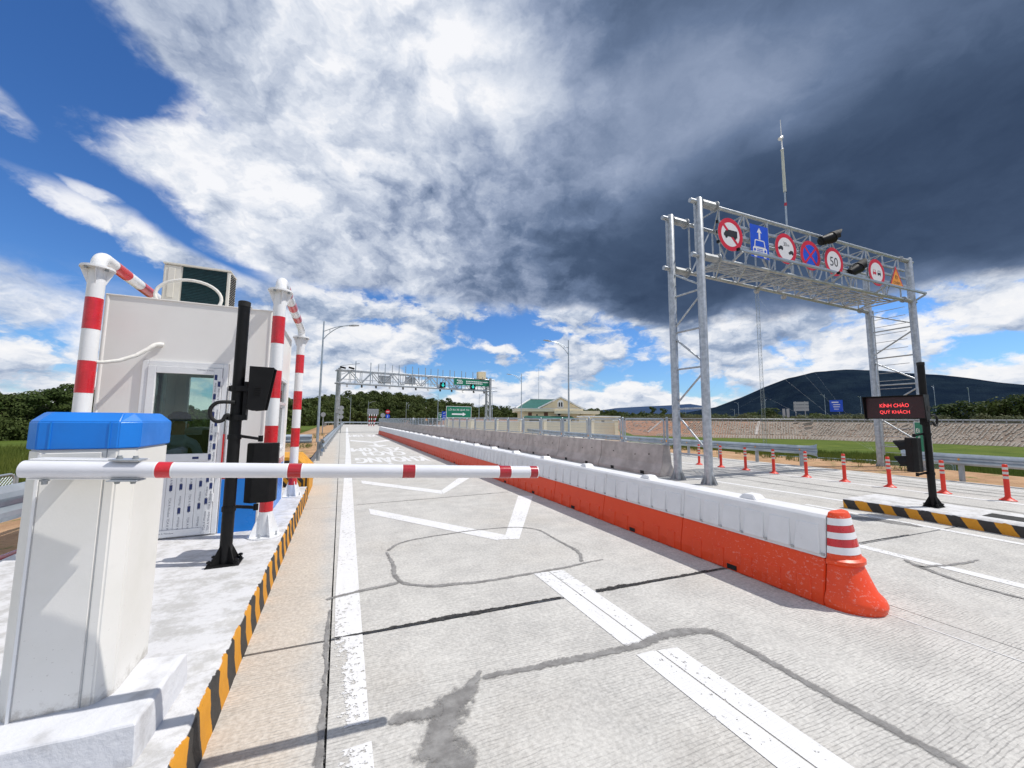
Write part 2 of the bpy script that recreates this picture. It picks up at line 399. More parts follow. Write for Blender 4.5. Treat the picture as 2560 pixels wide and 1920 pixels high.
def paving(P, N):
    """colour and relief of the brushed concrete, from world position"""
    x, y, z = N.sep(P)
    big = N.noise(P, .55, 5, .6); mid = N.noise(P, 2.3, 7, .65); fine = N.noise(P, 38, 6, .7); grit = N.noise(P, 160, 3, .6)
    col = N.mix(N.smooth(mid, .34, .68), (.56, .545, .51, 1), (.42, .408, .384, 1))
    col = N.mix(N.mul(N.smooth(big, .48, .72), .45), col, (.48, .425, .35, 1))                 # tan dust
    col = N.mix(N.mul(N.smooth(N.noise(P, 1.1, 8, .7), .56, .72), .45), col, (.25, .245, .24, 1))
    col = N.mix(N.mul(N.smooth(N.noise(P, 8.5, 8, .72), .54, .68), .40), col, (.27, .265, .255, 1))  # grey stains
    # drifted sand between the kerb and the edge line
    sand = N.mul(N.smooth(N.add(x, N.mul(N.sub(mid, .5), .40)), .02, -.24), N.smooth(y, 40, 14))
    col = N.mix(N.mul(sand, .66), col, (.56, .45, .335, 1))
    # transverse brushing: broken rows with dirt lying in them
    wob = N.add(N.mul(N.sub(N.noise(P, 3.0, 3, .5), .5), .05), N.mul(N.sub(N.noise(P, 14, 3, .5), .5), .012))
    v = N.add(y, N.mul(x, .05), wob)
    s = N.m('SINE', N.mul(v, 2*math.pi/.0205))
    groove = N.smooth(s, .45, .95)
    mask = N.mul(N.smooth(N.noise(P, .9, 5, .65), .30, .54), N.smooth(N.noise(N.xyz(N.mul(x, .9), N.mul(y, 9.0), 0.0), 6, 4, .6), .38, .56))
    gm = N.mul(groove, mask)
    deep = N.add(.50, N.mul(N.smooth(x, 1.6, 3.2), .28))
    col = N.mix(N.m('MINIMUM', N.mul(gm, deep, 1.0), 1.0), col, (.15, .145, .14, 1))
    pit = N.smooth(N.noise(P, 40, 5, .75), .62, .70)
    col = N.mix(N.mul(pit, .70), col, (.15, .145, .14, 1))
    pit2 = N.smooth(N.noise(N.xyz(N.mul(x, 14.0), N.mul(y, 34.0), 0.0), 1.0, 6, .75), .60, .68)
    col = N.mix(N.mul(pit2, N.smooth(N.noise(P, 2.7, 4, .6), .38, .60), .55), col, (.22, .215, .21, 1))
    col = N.mix(.36, col, N.mix(N.smooth(fine, .3, .7), (.26, .255, .25, 1), (.74, .73, .70, 1)))
    h = N.add(N.mul(gm, -.9), N.mul(fine, .5), N.mul(grit, .35), N.mul(pit, -.8))
    return col, h
def concrete_mat(name, kind=0):
    m, N, b, t = new_mat(name); P = pos(N)
    col, h = paving(P, N)
    bright = .93
    if kind == 1:      # road paint, worn off in flecks so the concrete shows
        x, y, z = N.sep(P)
        w = N.add(N.noise(P, 24, 8, .72), N.mul(N.sub(N.noise(P, 1.3, 4, .6), .5), .30))
        edge = N.mul(N.smooth(x, .17, .04), N.smooth(y, 4.2, 2.2), N.smooth(x, -.2, 0.0), .15)
        edge = N.mul(N.smooth(x, .16, .03), N.smooth(y, 3.9, 2.6), N.smooth(y, 1.75, 2.05), N.smooth(x, -.2, 0.0), .22)
        low = N.mul(N.smooth(y, 3.4, 2.6), N.smooth(x, .6, .3), .035)
        worn = N.smooth(N.add(w, edge, low), .595, .635)
        tyre = N.mul(N.smooth(N.noise(N.xyz(N.mul(x, 7.0), y, 0.0), 3.5, 6, .7), .52, .72), .35)
        col = N.mix(tyre, N.mix(N.noise(P, 7, 6, .6), (.74, .74, .74, 1), (.62, .62, .625, 1)), (.50, .49, .48, 1)); h = N.mul(h, .5)
        N.put(b.inputs['Alpha'], N.sub(1.0, worn))
    if kind == 2:      # grey crack filler
        col = N.mix(N.smooth(N.noise(P, 9, 8, .7), .35, .68), (.185, .18, .176, 1), (.30, .295, .288, 1)); h = N.mul(h, .6)
        e = N.node('ShaderNodeAttribute', attribute_name='edge').outputs['Fac']
        nn = N.add(N.mul(N.sub(N.noise(P, 16, 8, .72), .5), 1.5), N.mul(N.sub(N.noise(P, 70, 4, .7), .5), .6))
        N.put(b.inputs['Alpha'], N.mul(N.smooth(N.add(e, nn), .30, .75), .92))
    if kind == 4:      # dark lengthwise streaks with soft broken edges
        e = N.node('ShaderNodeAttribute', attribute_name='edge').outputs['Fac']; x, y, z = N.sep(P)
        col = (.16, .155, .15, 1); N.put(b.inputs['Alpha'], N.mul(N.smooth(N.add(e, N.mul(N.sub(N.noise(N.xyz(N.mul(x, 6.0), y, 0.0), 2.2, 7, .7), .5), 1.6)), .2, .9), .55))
    if kind == 3:      # black joint sealer
        col = N.mix(N.smooth(N.noise(P, 30, 6, .7), .45, .68), (.02, .02, .021, 1), (.07, .068, .066, 1))
        e = N.node('ShaderNodeAttribute', attribute_name='edge').outputs['Fac']
        N.put(b.inputs['Alpha'], N.smooth(N.add(e, N.mul(N.sub(N.noise(P, 15, 9, .75), .5), 2.6)), .40, .50))
    N.put(b.inputs['Base Color'], col); b.inputs['Roughness'].default_value = .82; b.inputs['Specular IOR Level'].default_value = .3
    bp = N.node('ShaderNodeBump'); bp.inputs['Strength'].default_value = .45; bp.inputs['Distance'].default_value = .006
    N.put(bp.inputs['Height'], h); t.links.new(bp.outputs[0], b.inputs['Normal'])
    return m
M['concrete'] = concrete_mat('brushed_concrete'); M['paint'] = concrete_mat('worn_road_paint', 1)
M['streak'] = concrete_mat('dark_road_streak', 4); M['filler'] = concrete_mat('crack_filler', 2); M['tar'] = concrete_mat('joint_sealer', 3)

def kerb_mat(name, period, axis_slope, phase, top):
    m, N, b, t = new_mat(name); P = pos(N); x, y, z = N.sep(P)
    nz = N.sep(N.node('ShaderNodeNewGeometry').outputs['Normal'])[2]
    n1 = N.noise(P, 18, 6, .65)
    u = N.add(y, N.mul(z, axis_slope), N.mul(N.sub(n1, .5), .03), phase)
    saw = N.m('FRACT', N.mul(u, 1/period))
    stripe = N.smooth(saw, .495, .51)
    yel = N.mix(N.noise(P, 12, 6, .65), (.70, .31, .012, 1), (.50, .215, .012, 1)); blk = N.mix(N.noise(P, 20, 5, .6), (.012, .012, .012, 1), (.055, .05, .045, 1))
    yel = N.mix(N.smooth(N.noise(P, 40, 5, .7), .66, .72), yel, (.20, .12, .04, 1))
    side = N.mix(stripe, blk, yel)
    white = N.mix(N.smooth(N.noise(P, 4.5, 10, .74), .44, .62), (.62, .62, .63, 1), (.45, .445, .435, 1))
    white = N.mix(N.mul(N.smooth(N.noise(N.xyz(N.mul(x, 1.5), N.mul(y, 3.0), z), 5, 9, .75), .52, .64), .45), white, (.38, .37, .36, 1))
    over = N.smooth(N.add(z, N.mul(N.sub(N.noise(P, 30, 6, .7), .5), .05)), top-.006, top-.003)
    up = N.m('MAXIMUM', N.smooth(nz, .55, .7), over)
    N.put(b.inputs['Base Color'], N.mix(up, side, white)); b.inputs['Roughness'].default_value = .7
    bp = N.node('ShaderNodeBump'); bp.inputs['Strength'].default_value = .5; bp.inputs['Distance'].default_value = .01
    N.put(bp.inputs['Height'], N.noise(P, 25, 8, .65)); t.links.new(bp.outputs[0], b.inputs['Normal']); return m
M['kerb'] = kerb_mat('striped_kerb_paint', .322, 0.0, 0.045, .23); M['kerb_right'] = kerb_mat('slanted_kerb_paint', .328, -.45, .02, .17)

def orange_barrier_mat():
    m, N, b, t = new_mat('scuffed_orange_plastic'); P = pos(N); x, y, z = N.sep(P)
    base = N.mix(N.noise(P, 4, 6, .6), (.82, .066, .005, 1), (.70, .046, .005, 1))
    near = N.smooth(y, 4.2, 2.2)                                     # the end module has been knocked about most
    sc = N.noise(N.xyz(x, N.mul(y, .8), N.mul(z, 1.7)), 27, 7, .72)
    scuff = N.smooth(N.add(sc, N.mul(near, .075)), .645, .69)
    scr = N.mul(N.smooth(N.noise(N.xyz(N.mul(x, 3.0), N.mul(y, 2.0), N.mul(z, .35)), 30, 5, .7), .62, .68), near)
    base = N.mix(N.mul(N.m('MAXIMUM', scuff, scr), .34), base, (.74, .50, .45, 1))
    dust = N.mul(N.smooth(y, 10, 26), .35)
    base = N.mix(dust, base, (.30, .055, .03, 1))
    N.put(b.inputs['Base Color'], base); b.inputs['Roughness'].default_value = .42
    bp = N.node('ShaderNodeBump'); bp.inputs['Strength'].default_value = .12; bp.inputs['Distance'].default_value = .01
    N.put(bp.inputs['Height'], N.noise(P, 20, 6, .6)); t.links.new(bp.outputs[0], b.inputs['Normal']); return m
M['plastic_orange'] = orange_barrier_mat()

def ground_mat():
    m, N, b, t = new_mat('field_and_bank'); P = pos(N); x, y, z = N.sep(P)
    at = N.node('ShaderNodeAttribute', attribute_name='sandy').outputs['Fac']
    g = N.mix(N.smooth(N.noise(P, .25, 5, .6), .35, .65), (.060, .105, .014, 1), (.115, .150, .028, 1))
    rows = N.noise(N.xyz(N.mul(x, .06), N.mul(y, .55), 0.0), 1.6, 5, .6)
    g = N.mix(N.mul(N.smooth(rows, .48, .66), .7), g, (.028, .060, .009, 1))
    g = N.mix(.35, g, N.mix(N.noise(P, 6, 8, .75), (.015, .035, .004, 1), (.19, .23, .05, 1)))
    s = N.mix(N.smooth(N.noise(P, .9, 7, .65), .35, .65), (.50, .32, .19, 1), (.37, .225, .13, 1))
    s = N.mix(N.smooth(N.noise(P, 1.7, 8, .7), .56, .64), s, (.16, .18, .06, 1))
    f = N.smooth(N.add(at, N.mul(N.sub(N.noise(P, .8, 6, .65), .5), .6)), .40, .62)
    N.put(b.inputs['Base Color'], N.mix(f, g, s)); b.inputs['Roughness'].default_value = .95; b.inputs['Specular IOR Level'].default_value = .1
    bp = N.node('ShaderNodeBump'); bp.inputs['Strength'].default_value = .8; bp.inputs['Distance'].default_value = .08
    N.put(bp.inputs['Height'], N.noise(P, 4, 8, .7)); t.links.new(bp.outputs[0], b.inputs['Normal']); return m
M['ground'] = ground_mat()

def leaf_mat(name, c1, c2):
    m, N, b, t = new_mat(name); gi = N.node('ShaderNodeNewGeometry')
    f = gi.outputs['Random Per Island']
    col = N.mix(f, (*c1, 1), (*c2, 1))
    pn = N.smooth(N.noise(gi.outputs['Position'], .11, 4, .6), .36, .64)
    col = N.mix(N.mul(pn, .5), col, (c2[0]*1.5, c2[1]*1.15, c2[2]*1.1, 1))
    oi = N.node('ShaderNodeObjectInfo').outputs['Random']
    col = N.mix(N.mul(oi, .35), col, (.10, .11, .03, 1))
    N.put(b.inputs['Base Color'], col); b.inputs['Roughness'].default_value = .7; b.inputs['Specular IOR Level'].default_value = .2
    tr = N.node('ShaderNodeBsdfTranslucent'); N.put(tr.inputs[0], col)
    mx = N.node('ShaderNodeMixShader'); mx.inputs[0].default_value = .25
    t.links.new(b.outputs[0], mx.inputs[1]); t.links.new(tr.outputs[0], mx.inputs[2]); t.links.new(mx.outputs[0], t.nodes['Material Output'].inputs[0])
    return m
M['leaf'] = leaf_mat('broad_leaves', (.016, .040, .010), (.055, .095, .020))
M['leaf_dark'] = leaf_mat('forest_leaves', (.012, .032, .009), (.056, .096, .022))
M['leaf_grey'] = leaf_mat('grey_green_leaves', (.06, .085, .05), (.14, .17, .10))
M['blade'] = leaf_mat('rice_blades', (.045, .085, .010), (.14, .19, .035))

def mountain_mat(name, c1, c2, sc):
    m, N, b, t = new_mat(name); P = pos(N)
    f = N.smooth(N.noise(P, sc, 9, .65), .35, .68)
    N.put(b.inputs['Base Color'], N.mix(f, (*c1, 1), (*c2, 1))); b.inputs['Roughness'].default_value = .95; b.inputs['Specular IOR Level'].default_value = 0.0
    bp = N.node('ShaderNodeBump'); bp.inputs['Strength'].default_value = 1.0; bp.inputs['Distance'].default_value = 12
    N.put(bp.inputs['Height'], N.noise(P, sc*3, 8, .7)); t.links.new(bp.outputs[0], b.inputs['Normal']); return m
M['mountain'] = mountain_mat('shaded_mountain_forest', (.009, .0175, .034), (.017, .030, .046), .012)  # cloud shade is put into this dark navy base colour
M['blue_hill'] = mountain_mat('hazy_distant_forest', (.035, .062, .125), (.048, .078, .14), .004)  # distance haze is put into the base colour as blue
M['hill'] = mountain_mat('hill_undergrowth', (.012, .025, .008), (.025, .045, .014), .08)

def slope_mat():
    m, N, b, t = new_mat('pitched_stone'); P = pos(N); x, y, z = N.sep(P)
    f = N.noise(P, .8, 8, .7); c = N.mix(N.smooth(f, .35, .66), (.21, .15, .11, 1), (.34, .29, .245, 1))
    red = N.mul(N.smooth(N.add(y, N.mul(N.sub(N.noise(P, .2, 4), .5), 14)), 52, 68), .85)
    c = N.mix(red, c, N.mix(f, (.50, .27, .17, 1), (.36, .17, .10, 1)))
    N.put(b.inputs['Base Color'], c); b.inputs['Roughness'].default_value = .95
    bp = N.node('ShaderNodeBump'); bp.inputs['Strength'].default_value = 1.0; bp.inputs['Distance'].default_value = .25
    N.put(bp.inputs['Height'], N.noise(P, 2.5, 6, .7)); t.links.new(bp.outputs[0], b.inputs['Normal']); return m
M['slope'] = slope_mat()

# ------------------------------------------------------------------ ground, hills
def XL(y): return -3.0 if y < 14 else (-1.2 if y > 17 else -3.0+1.8*(y-14)/3)
def XR(y): return max(19.5, .80*y)
def sstep(a, b, x): x = min(max((x-a)/(b-a), 0), 1); return x*x*(3-2*x)
def ground_z(x, y):
    dl, dr = XL(y)-x, x-XR(y); d = max(dl, dr)
    if y > 112: d = max(d, (y-112)*.5)
    lo = -1.2 if dl > dr else -2.0
    n = mnoise.noise(Vector((x*.35, y*.35, 0)))*.10*sstep(.3, 2, d)
    return -.05-.06*sstep(0, 1.2, d)+(lo+.11)*sstep(1.0, 6.5, d)+n
def build_ground():
    def axis(a, b, lo, hi):
        c = [a+i*.75 for i in range(int((b-a)/.75)+1)]
        s, v = .75, c[-1]
        while v < hi: s *= 1.16; v += s; c.append(v)
        s, v, pre = .75, c[0], []
        while v > lo: s *= 1.16; v -= s; pre.append(v)
        return pre[::-1]+c
    xs = axis(-14, 44, -5000, 5000); ys = axis(-6, 56, -600, 6000)
    vs = [(x, y, ground_z(x, y)) for y in ys for x in xs]; nx = len(xs)
    fs = [(j*nx+i, j*nx+i+1, (j+1)*nx+i+1, (j+1)*nx+i) for j in range(len(ys)-1) for i in range(nx-1)]
    me = bpy.data.meshes.new('ground'); me.from_pydata(vs, [], fs); me.materials.append(M['ground']); me.shade_smooth()
    a = me.attributes.new('sandy', 'FLOAT', 'POINT')
    def sandy(x, y):
        d = max(XL(y)-x, x-XR(y)); w = 6.0 if x < 0 else 2.4
        return 1-sstep(w*.4, w*1.2, d)
    a.data.foreach_set('value', [sandy(v[0], v[1]) for v in vs])
    tag(link('ground', me), kind='structure')
build_ground()

def interp(tab, a):
    if a <= tab[0][0]: return tab[0][1]
    for (a0, h0), (a1, h1) in zip(tab, tab[1:]):
        if a <= a1: return h0+(h1-h0)*(a-a0)/(a1-a0)
    return tab[-1][1]
def ridge(name, tab, rs, mat, rough, scale):
    """a range of hills: heights by compass direction, with depth from front foot to back foot"""
    a0, a1 = tab[0][0], tab[-1][0]; na = int((a1-a0)*3)+1; vs, fs = [], []
    rc = rs[1]; nr = 26
    for i in range(na):
        a = a0+(a1-a0)*i/(na-1); H = interp(tab, a); e = sstep(a0, a0+2, a)*sstep(a1, a1-2, a)
        for j in range(nr):
            u = j/(nr-1); r = rs[0]+(rs[2]-rs[0])*u
            k = sstep(rs[0], rc, r)**.8 if r < rc else sstep(rs[2], rc, r)
            x, y = r*math.sin(R(a)), r*math.cos(R(a))
            n = mnoise.fractal(Vector((x*scale, y*scale, 0)), 1.0, 2.0, 5)*rough*H*min(1, 4*k*(1-k)+.12*k)
            vs.append((x, y, -3+(H+3)*k*(.3+.7*e)+n))
    fs = [(i*nr+j, (i+1)*nr+j, (i+1)*nr+j+1, i*nr+j+1) for i in range(na-1) for j in range(nr-1)]
    me = bpy.data.meshes.new(name); me.from_pydata(vs, [], fs); me.materials.append(mat); me.shade_smooth()
    return tag(link(name, me), kind='structure')
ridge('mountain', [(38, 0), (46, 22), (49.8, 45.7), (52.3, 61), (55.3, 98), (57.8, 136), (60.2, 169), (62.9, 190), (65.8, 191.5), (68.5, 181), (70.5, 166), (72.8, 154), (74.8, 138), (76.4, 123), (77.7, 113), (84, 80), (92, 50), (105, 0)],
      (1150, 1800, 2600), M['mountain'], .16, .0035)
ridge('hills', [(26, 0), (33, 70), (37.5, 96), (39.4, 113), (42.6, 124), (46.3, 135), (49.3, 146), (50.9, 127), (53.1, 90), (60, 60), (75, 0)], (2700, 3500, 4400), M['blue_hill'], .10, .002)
HILL = [(-34, 0), (-26, 1.5), (-14, 1.5), (-9.4, 1.0), (-5.9, 3.0), (-4.9, 4.5), (-2.2, 7), (1.3, 8.8), (3.7, 9.6), (6.8, 9.2), (10.1, 8.2), (14.1, 6.0), (16.8, 4.2), (20.3, 2.8), (24.5, 1.6), (28, 1.8), (33, 2.0), (38, .5), (42, -1.5), (47, -2.5), (56, -2.6), (64, -2.8)]
ridge('hill', HILL, (150, 230, 330), M['hill'], .06, .02)

# ------------------------------------------------------------------ road: cast slabs with open joints
def build_road():
    base = MB(); base.add([(XL(-6)+.15, -6, -.03), (16.1, -6, -.03), (15.9, 6, -.03), (15.6, 10, -.03), (15.3, 14, -.03), (16, 22, -.03), (XR(60)-1, 60, -.03), (XR(110)-2, 110, -.03), (-1.0, 110, -.03), (-1.05, 18, -.03), (XL(10)+.15, 13.5, -.03)], [tuple(range(11))])
    road = structure('road', base, M['rubber'])
    rows = [(-6.0, 0), (-1.5, -.05), (3.19, -.053), (7.76, .04), (12.4, .0), (17.0, 0), (21.6, 0), (26.2, 0), (30.8, 0), (35.4, 0), (40.0, 0), (44.6, 0), (49.2, 0), (53.8, 0), (58.4, 0)]
    cols = [lambda y: -1.0 if y > 13.5 else -.60, lambda y: .005, lambda y: 4.5, lambda y: 9.0, lambda y: 12.45, lambda y: 15.95-.05*max(0, y-3) if y < 14 else 15.4+.06*(y-14)]
    g = .006
    for i, ((y0, s0), (y1, s1)) in enumerate(zip(rows, rows[1:])):
        for c0, c1 in zip(cols, cols[1:]):
            ga = .013 if abs(y0-3.19) < .1 else g; gb = .013 if abs(y1-3.19) < .1 else g
            xa0, xa1, xb0, xb1 = c0(y0)+g, c1(y0)-g, c0(y1)+g, c1(y1)-g
            q = [(xa0, y0+s0*xa0+ga), (xa1, y0+s0*xa1+ga), (xb1, y1+s1*xb1-gb), (xb0, y1+s1*xb0-gb)]
            MB().prism(q, .22, Matrix.Translation((0, 0, -.22))).build('concrete_slab', M['concrete'], road)
    far = MB(); far.sheet([(-1.0, 58.42, 0), (18.05, 58.42, 0), (21.2, 110, 0), (-1.0, 110, 0)])
    far.build('far_pavement', M['concrete'], road)
    ap = MB(); ap.sheet([(16.3, 24, -.02), (19, 24.5, -.02), (26.5, 34, -.02), (46, 58.4, -.02), (84, 108, -.02), (21.3, 110, -.02), (18.1, 58.4, -.02), (16.1, 26, -.02)])
    ap.build('apron', M['concrete'], road)
    return road
ROAD = build_road()

def ragged(path, w, amp, seed, step=.03, z=.004, taper=0):
    """strip along a path on the ground with an uneven outline; widths may vary along it"""
    pts = spline([(*p, 0) for p in path], 6) if len(path) > 2 else [Vector((*p, 0)) for p in path]
    w = w if isinstance(w, list) else [w]*len(path); k = (len(pts)-1)/(len(w)-1)
    ws = [(w[min(int(i/k), len(w)-2)]+(w[min(int(i/k), len(w)-2)+1]-w[min(int(i/k), len(w)-2)])*(i/k-min(int(i/k), len(w)-2))) for i in range(len(pts))]; out = []
    pts = [p.to_2d() for p in pts]
    for (a, wa), (b, wb) in zip(zip(pts, ws), zip(pts[1:], ws[1:])):
        n = max(2, int((b-a).length/step))
        for i in range(n): out.append((a.lerp(b, i/n), wa+(wb-wa)*i/n))
    out.append((pts[-1], ws[-1])); vs = []; m = len(out)
    for i, (p, wd) in enumerate(out):
        t = (out[min(i+2, m-1)][0]-out[max(i-2, 0)][0]).normalized(); nn = Vector((-t.y, t.x))
        for s in (-1, 0, 1):
            k = wd*.92+amp*mnoise.fractal(Vector((p.x*5+s*31, p.y*5, seed)), .8, 2.0, 4)
            q = p+nn*s*max(k, .004); vs.append((q.x, q.y, z))
    mb = MB().add(vs, [(3*i+c, 3*i+3+c, 3*i+4+c, 3*i+1+c) for i in range(m-1) for c in (0, 1)])
    mb.edge = [(0.0, 1.0, 0.0)[j % 3]*min(1, (j//3)/4+.2, (m-1-j//3)/4+.2) for j in range(3*m)]
    return mb
def marking(name, polys, z=.0030, mat='paint'):
    mb = MB()
    for p in polys: mb.sheet([(x, y, z) for x, y in p])
    return tag(mb.build(name, M[mat]), kind='structure')
def fade(mb, name, mat):
    me = mb.mesh(name, M[mat]); me.attributes.new('edge', 'FLOAT', 'POINT').data.foreach_set('value', mb.edge); return tag(link(name, me), kind='structure')
marking('edge_line', [[(.055, -1.2), (.225, -1.2), (.215, 2.15), (.05, 2.15)], [(.04, 2.29), (.212, 2.28), (.232, 4.0), (.03, 4.0)], [(.03, 4.0), (.232, 4.0), (.275, 6.8), (.075, 6.8)], [(.075, 6.8), (.275, 6.8), (.40, 14), (.20, 14)],
    [(.20, 14), (.40, 14), (.52, 21), (.31, 21)], [(.31, 21), (.52, 21), (.82, 45), (.58, 45)], [(.58, 45), (.82, 45), (1.25, 74), (.95, 74)]])
marking('double_lane_line', [[(1.925, -1.3), (2.083, -1.3), (2.083, 2.16), (1.925, 2.17)], [(2.095, -1.3), (2.255, -1.3), (2.255, 2.12), (2.095, 2.15)], [(1.925, 2.27), (2.083, 2.27), (2.08, 3.66), (1.915, 3.68)], [(2.095, 2.27), (2.255, 2.27), (2.25, 3.64), (2.092, 3.66)]], z=.0034)
marking('chevron_marking', [[(.53, 7.38), (.53, 6.94), (1.98, 4.84), (2.17, 5.02)], [(3.50, 7.44), (3.78, 7.30), (2.27, 4.78), (2.0, 4.86), (2.175, 5.03)]])
marking('chevron_marking', [[(.56, 10.75), (.55, 10.25), (2.07, 8.22), (2.14, 8.62)], [(3.28, 10.75), (3.52, 10.5), (2.09, 8.22), (2.145, 8.63)]])
marking('chevron_marking', [[(.72, 31), (.70, 29.5), (2.1, 27.0), (2.1, 28.3)], [(3.5, 31), (3.5, 29.5), (2.12, 27.0), (2.12, 28.3)]])
marking('lane_line', [[(6.17, -2), (6.33, -2), (6.36, 40), (6.2, 40)]])
marking('lane_line', [[(8.36, -2), (8.50, -2), (8.46, 4.6), (8.34, 4.6)]])
marking('lane_line', [[(9.45, 4.3), (9.60, 4.3), (9.32, 8), (9.12, 14), (8.98, 14), (9.18, 8)]])
marking('lane_line', [[(12.56, -2), (12.72, -2), (12.50, 7), (12.18, 14), (11.6, 40), (11.44, 40), (12.04, 14), (12.36, 7)]])
marking('lane_line', [[(15.0, -2), (15.12, -2), (14.95, 8), (14.6, 16), (14.48, 16), (14.82, 8)]])
marking('paint_spatter', [[(4.30, -2), (4.315, -2), (4.283, 1.85), (4.27, 1.85)]])
def road_text(lines):
    mb = MB()
    for body, x0, x1, y0, y1 in lines:
        text_mb(mb, body, frame(((x0+x1)/2, (y0+y1)/2, 0), (-1, 0, 0), (0, -1, 0)), x1-x0, y1-y0, lift=.0026)
        for k, (dx, dy) in enumerate(((-.035, .03), (.035, -.03), (0, .05), (.02, -.05))): text_mb(mb, body, frame(((x0+x1)/2+dx, (y0+y1)/2+dy, 0), (-1, 0, 0), (0, -1, 0)), x1-x0, y1-y0, lift=.0030+.0004*k)
    return tag(mb.build('lettering_marking', M['paint']), kind='structure')
road_text([('KHOẢNG', .62, 3.22, 14.2, 16.85), ('CÁCH', 1.02, 2.82, 17.2, 19.85), ('XE 10M', .58, 3.08, 20.15, 22.5)])
road_text([('XE 10M', .76, 3.2, 36.3, 41.0)])
marking('arrow_marking', [[(1.98, 26.4), (2.16, 26.4), (2.18, 24.4), (2.75, 24.6), (2.08, 22.85), (1.45, 24.6), (1.96, 24.4)]])
fade(ragged([(.86, 2.37), (1.12, 2.345), (1.40, 2.31), (1.98, 2.25), (2.32, 2.27), (2.58, 2.21), (2.685, 2.06), (2.70, 1.4), (2.74, .6), (2.76, -.6)], [.05, .055, .065, .075, .085, .085, .075, .065, .06, .06], .02, 3, z=.0042), 'crack_filler', 'filler')
fade(ragged([(.86, 3.80), (1.35, 3.70), (1.9, 3.69), (2.34, 3.69), (2.62, 3.72), (2.86, 3.72)], [.05, .05, .042, .04, .042, .025], .02, 4, z=.0042), 'crack_filler', 'filler')
fade(ragged([(2.55, 3.74), (2.72, 4.05), (2.72, 4.6), (2.70, 5.08), (2.42, 5.32), (1.9, 5.39), (1.2, 5.34), (.78, 5.22), (.585, 4.95)], [.045, .045, .036, .036, .036, .033, .033, .036, .045], .02, 5, z=.0046), 'crack_filler', 'filler')
fade(ragged([(.575, 4.97), (.60, 4.5), (.58, 4.15), (.66, 3.94), (.9, 3.78), (1.1, 3.73)], [.03, .045, .045, .05, .05, .035], .02, 6, z=.0050), 'crack_filler', 'filler')
fade(ragged([(.62, 4.0), (.3, 3.95), (.02, 3.90), (-.04, 3.87)], [.06, .05, .05, .04], .02, 7, z=.0054), 'crack_filler', 'filler')
fade(ragged([(.90, 2.44), (.78, 2.32), (.66, 2.23), (.57, 2.12), (.53, 2.0), (.55, 1.88), (.57, 1.76), (.60, 1.5)], [.05, .09, .17, .22, .23, .21, .16, .08], .06, 8, step=.02, z=.0058), 'crack_filler', 'filler')
fade(ragged([(.60, 2.20), (.50, 2.22), (.42, 2.23), (.30, 2.24)], [.09, .09, .08, .04], .03, 9, step=.02, z=.0062), 'crack_filler', 'filler')
fade(ragged([(-.005, 3.7), (-.02, 3.2), (-.01, 2.7), (-.02, 2.1), (-.01, 1.5)], [.02, .032, .03, .035, .03], .03, 14, z=.0066), 'crack_filler', 'filler')
fade(ragged([(.0, 3.205), (.25, 3.185), (.7, 3.165), (1.1, 3.145), (1.5, 3.125), (1.92, 3.10)], [.012, .02, .045, .05, .032, .018], .018, 10, step=.012, z=.0070), 'joint_sealer', 'tar')
fade(ragged([(2.26, 3.082), (2.5, 3.07), (3.0, 3.04), (3.6, 3.01), (3.92, 2.99)], [.035, .055, .035, .03, .025], .014, 11, step=.012, z=.0070), 'joint_sealer', 'tar')
fade(ragged([(4.6, 2.965), (5.6, 2.92), (6.6, 2.87), (7.6, 2.80)], [.014, .016, .014, .01], .008, 12, step=.02, z=.0070), 'joint_sealer', 'tar')
fade(ragged([(.3, 7.77), (1.2, 7.81), (2.4, 7.86), (3.5, 7.9)], .014, .006, 13, step=.03, z=.0070), 'joint_sealer', 'tar')
fade(ragged([(6.14, 2.35), (5.99, 2.15), (5.86, 1.9), (5.81, 1.67), (5.82, 1.1)], [.04, .09, .06, .045, .04], .03, 21, z=.0062), 'crack_filler', 'filler')
fade(ragged([(5.97, 2.16), (6.2, 2.09), (6.53, 2.02), (6.98, 1.98)], [.06, .05, .045, .03], .03, 22, z=.0062), 'crack_filler', 'filler')
fade(ragged([(7.7, 3.75), (8.1, 3.55), (8.25, 3.2), (8.3, 2.9)], [.05, .22, .28, .1], .06, 23, z=.0046), 'crack_filler', 'filler')

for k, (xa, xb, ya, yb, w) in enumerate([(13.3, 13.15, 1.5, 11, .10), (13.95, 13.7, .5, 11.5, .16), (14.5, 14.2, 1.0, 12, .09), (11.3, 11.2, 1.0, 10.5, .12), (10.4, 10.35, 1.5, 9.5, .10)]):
    fade(ragged([(xa, ya), ((xa*2+xb)/3+.03, (2*ya+yb)/3), ((xa+2*xb)/3-.03, (ya+2*yb)/3), (xb, yb)], [w*.4, w, w*.8, w*.3], .05, 40+k, step=.08, z=.0068), 'dark_streak', 'streak')  # dark strips along the right-hand lanes, thinning at both ends
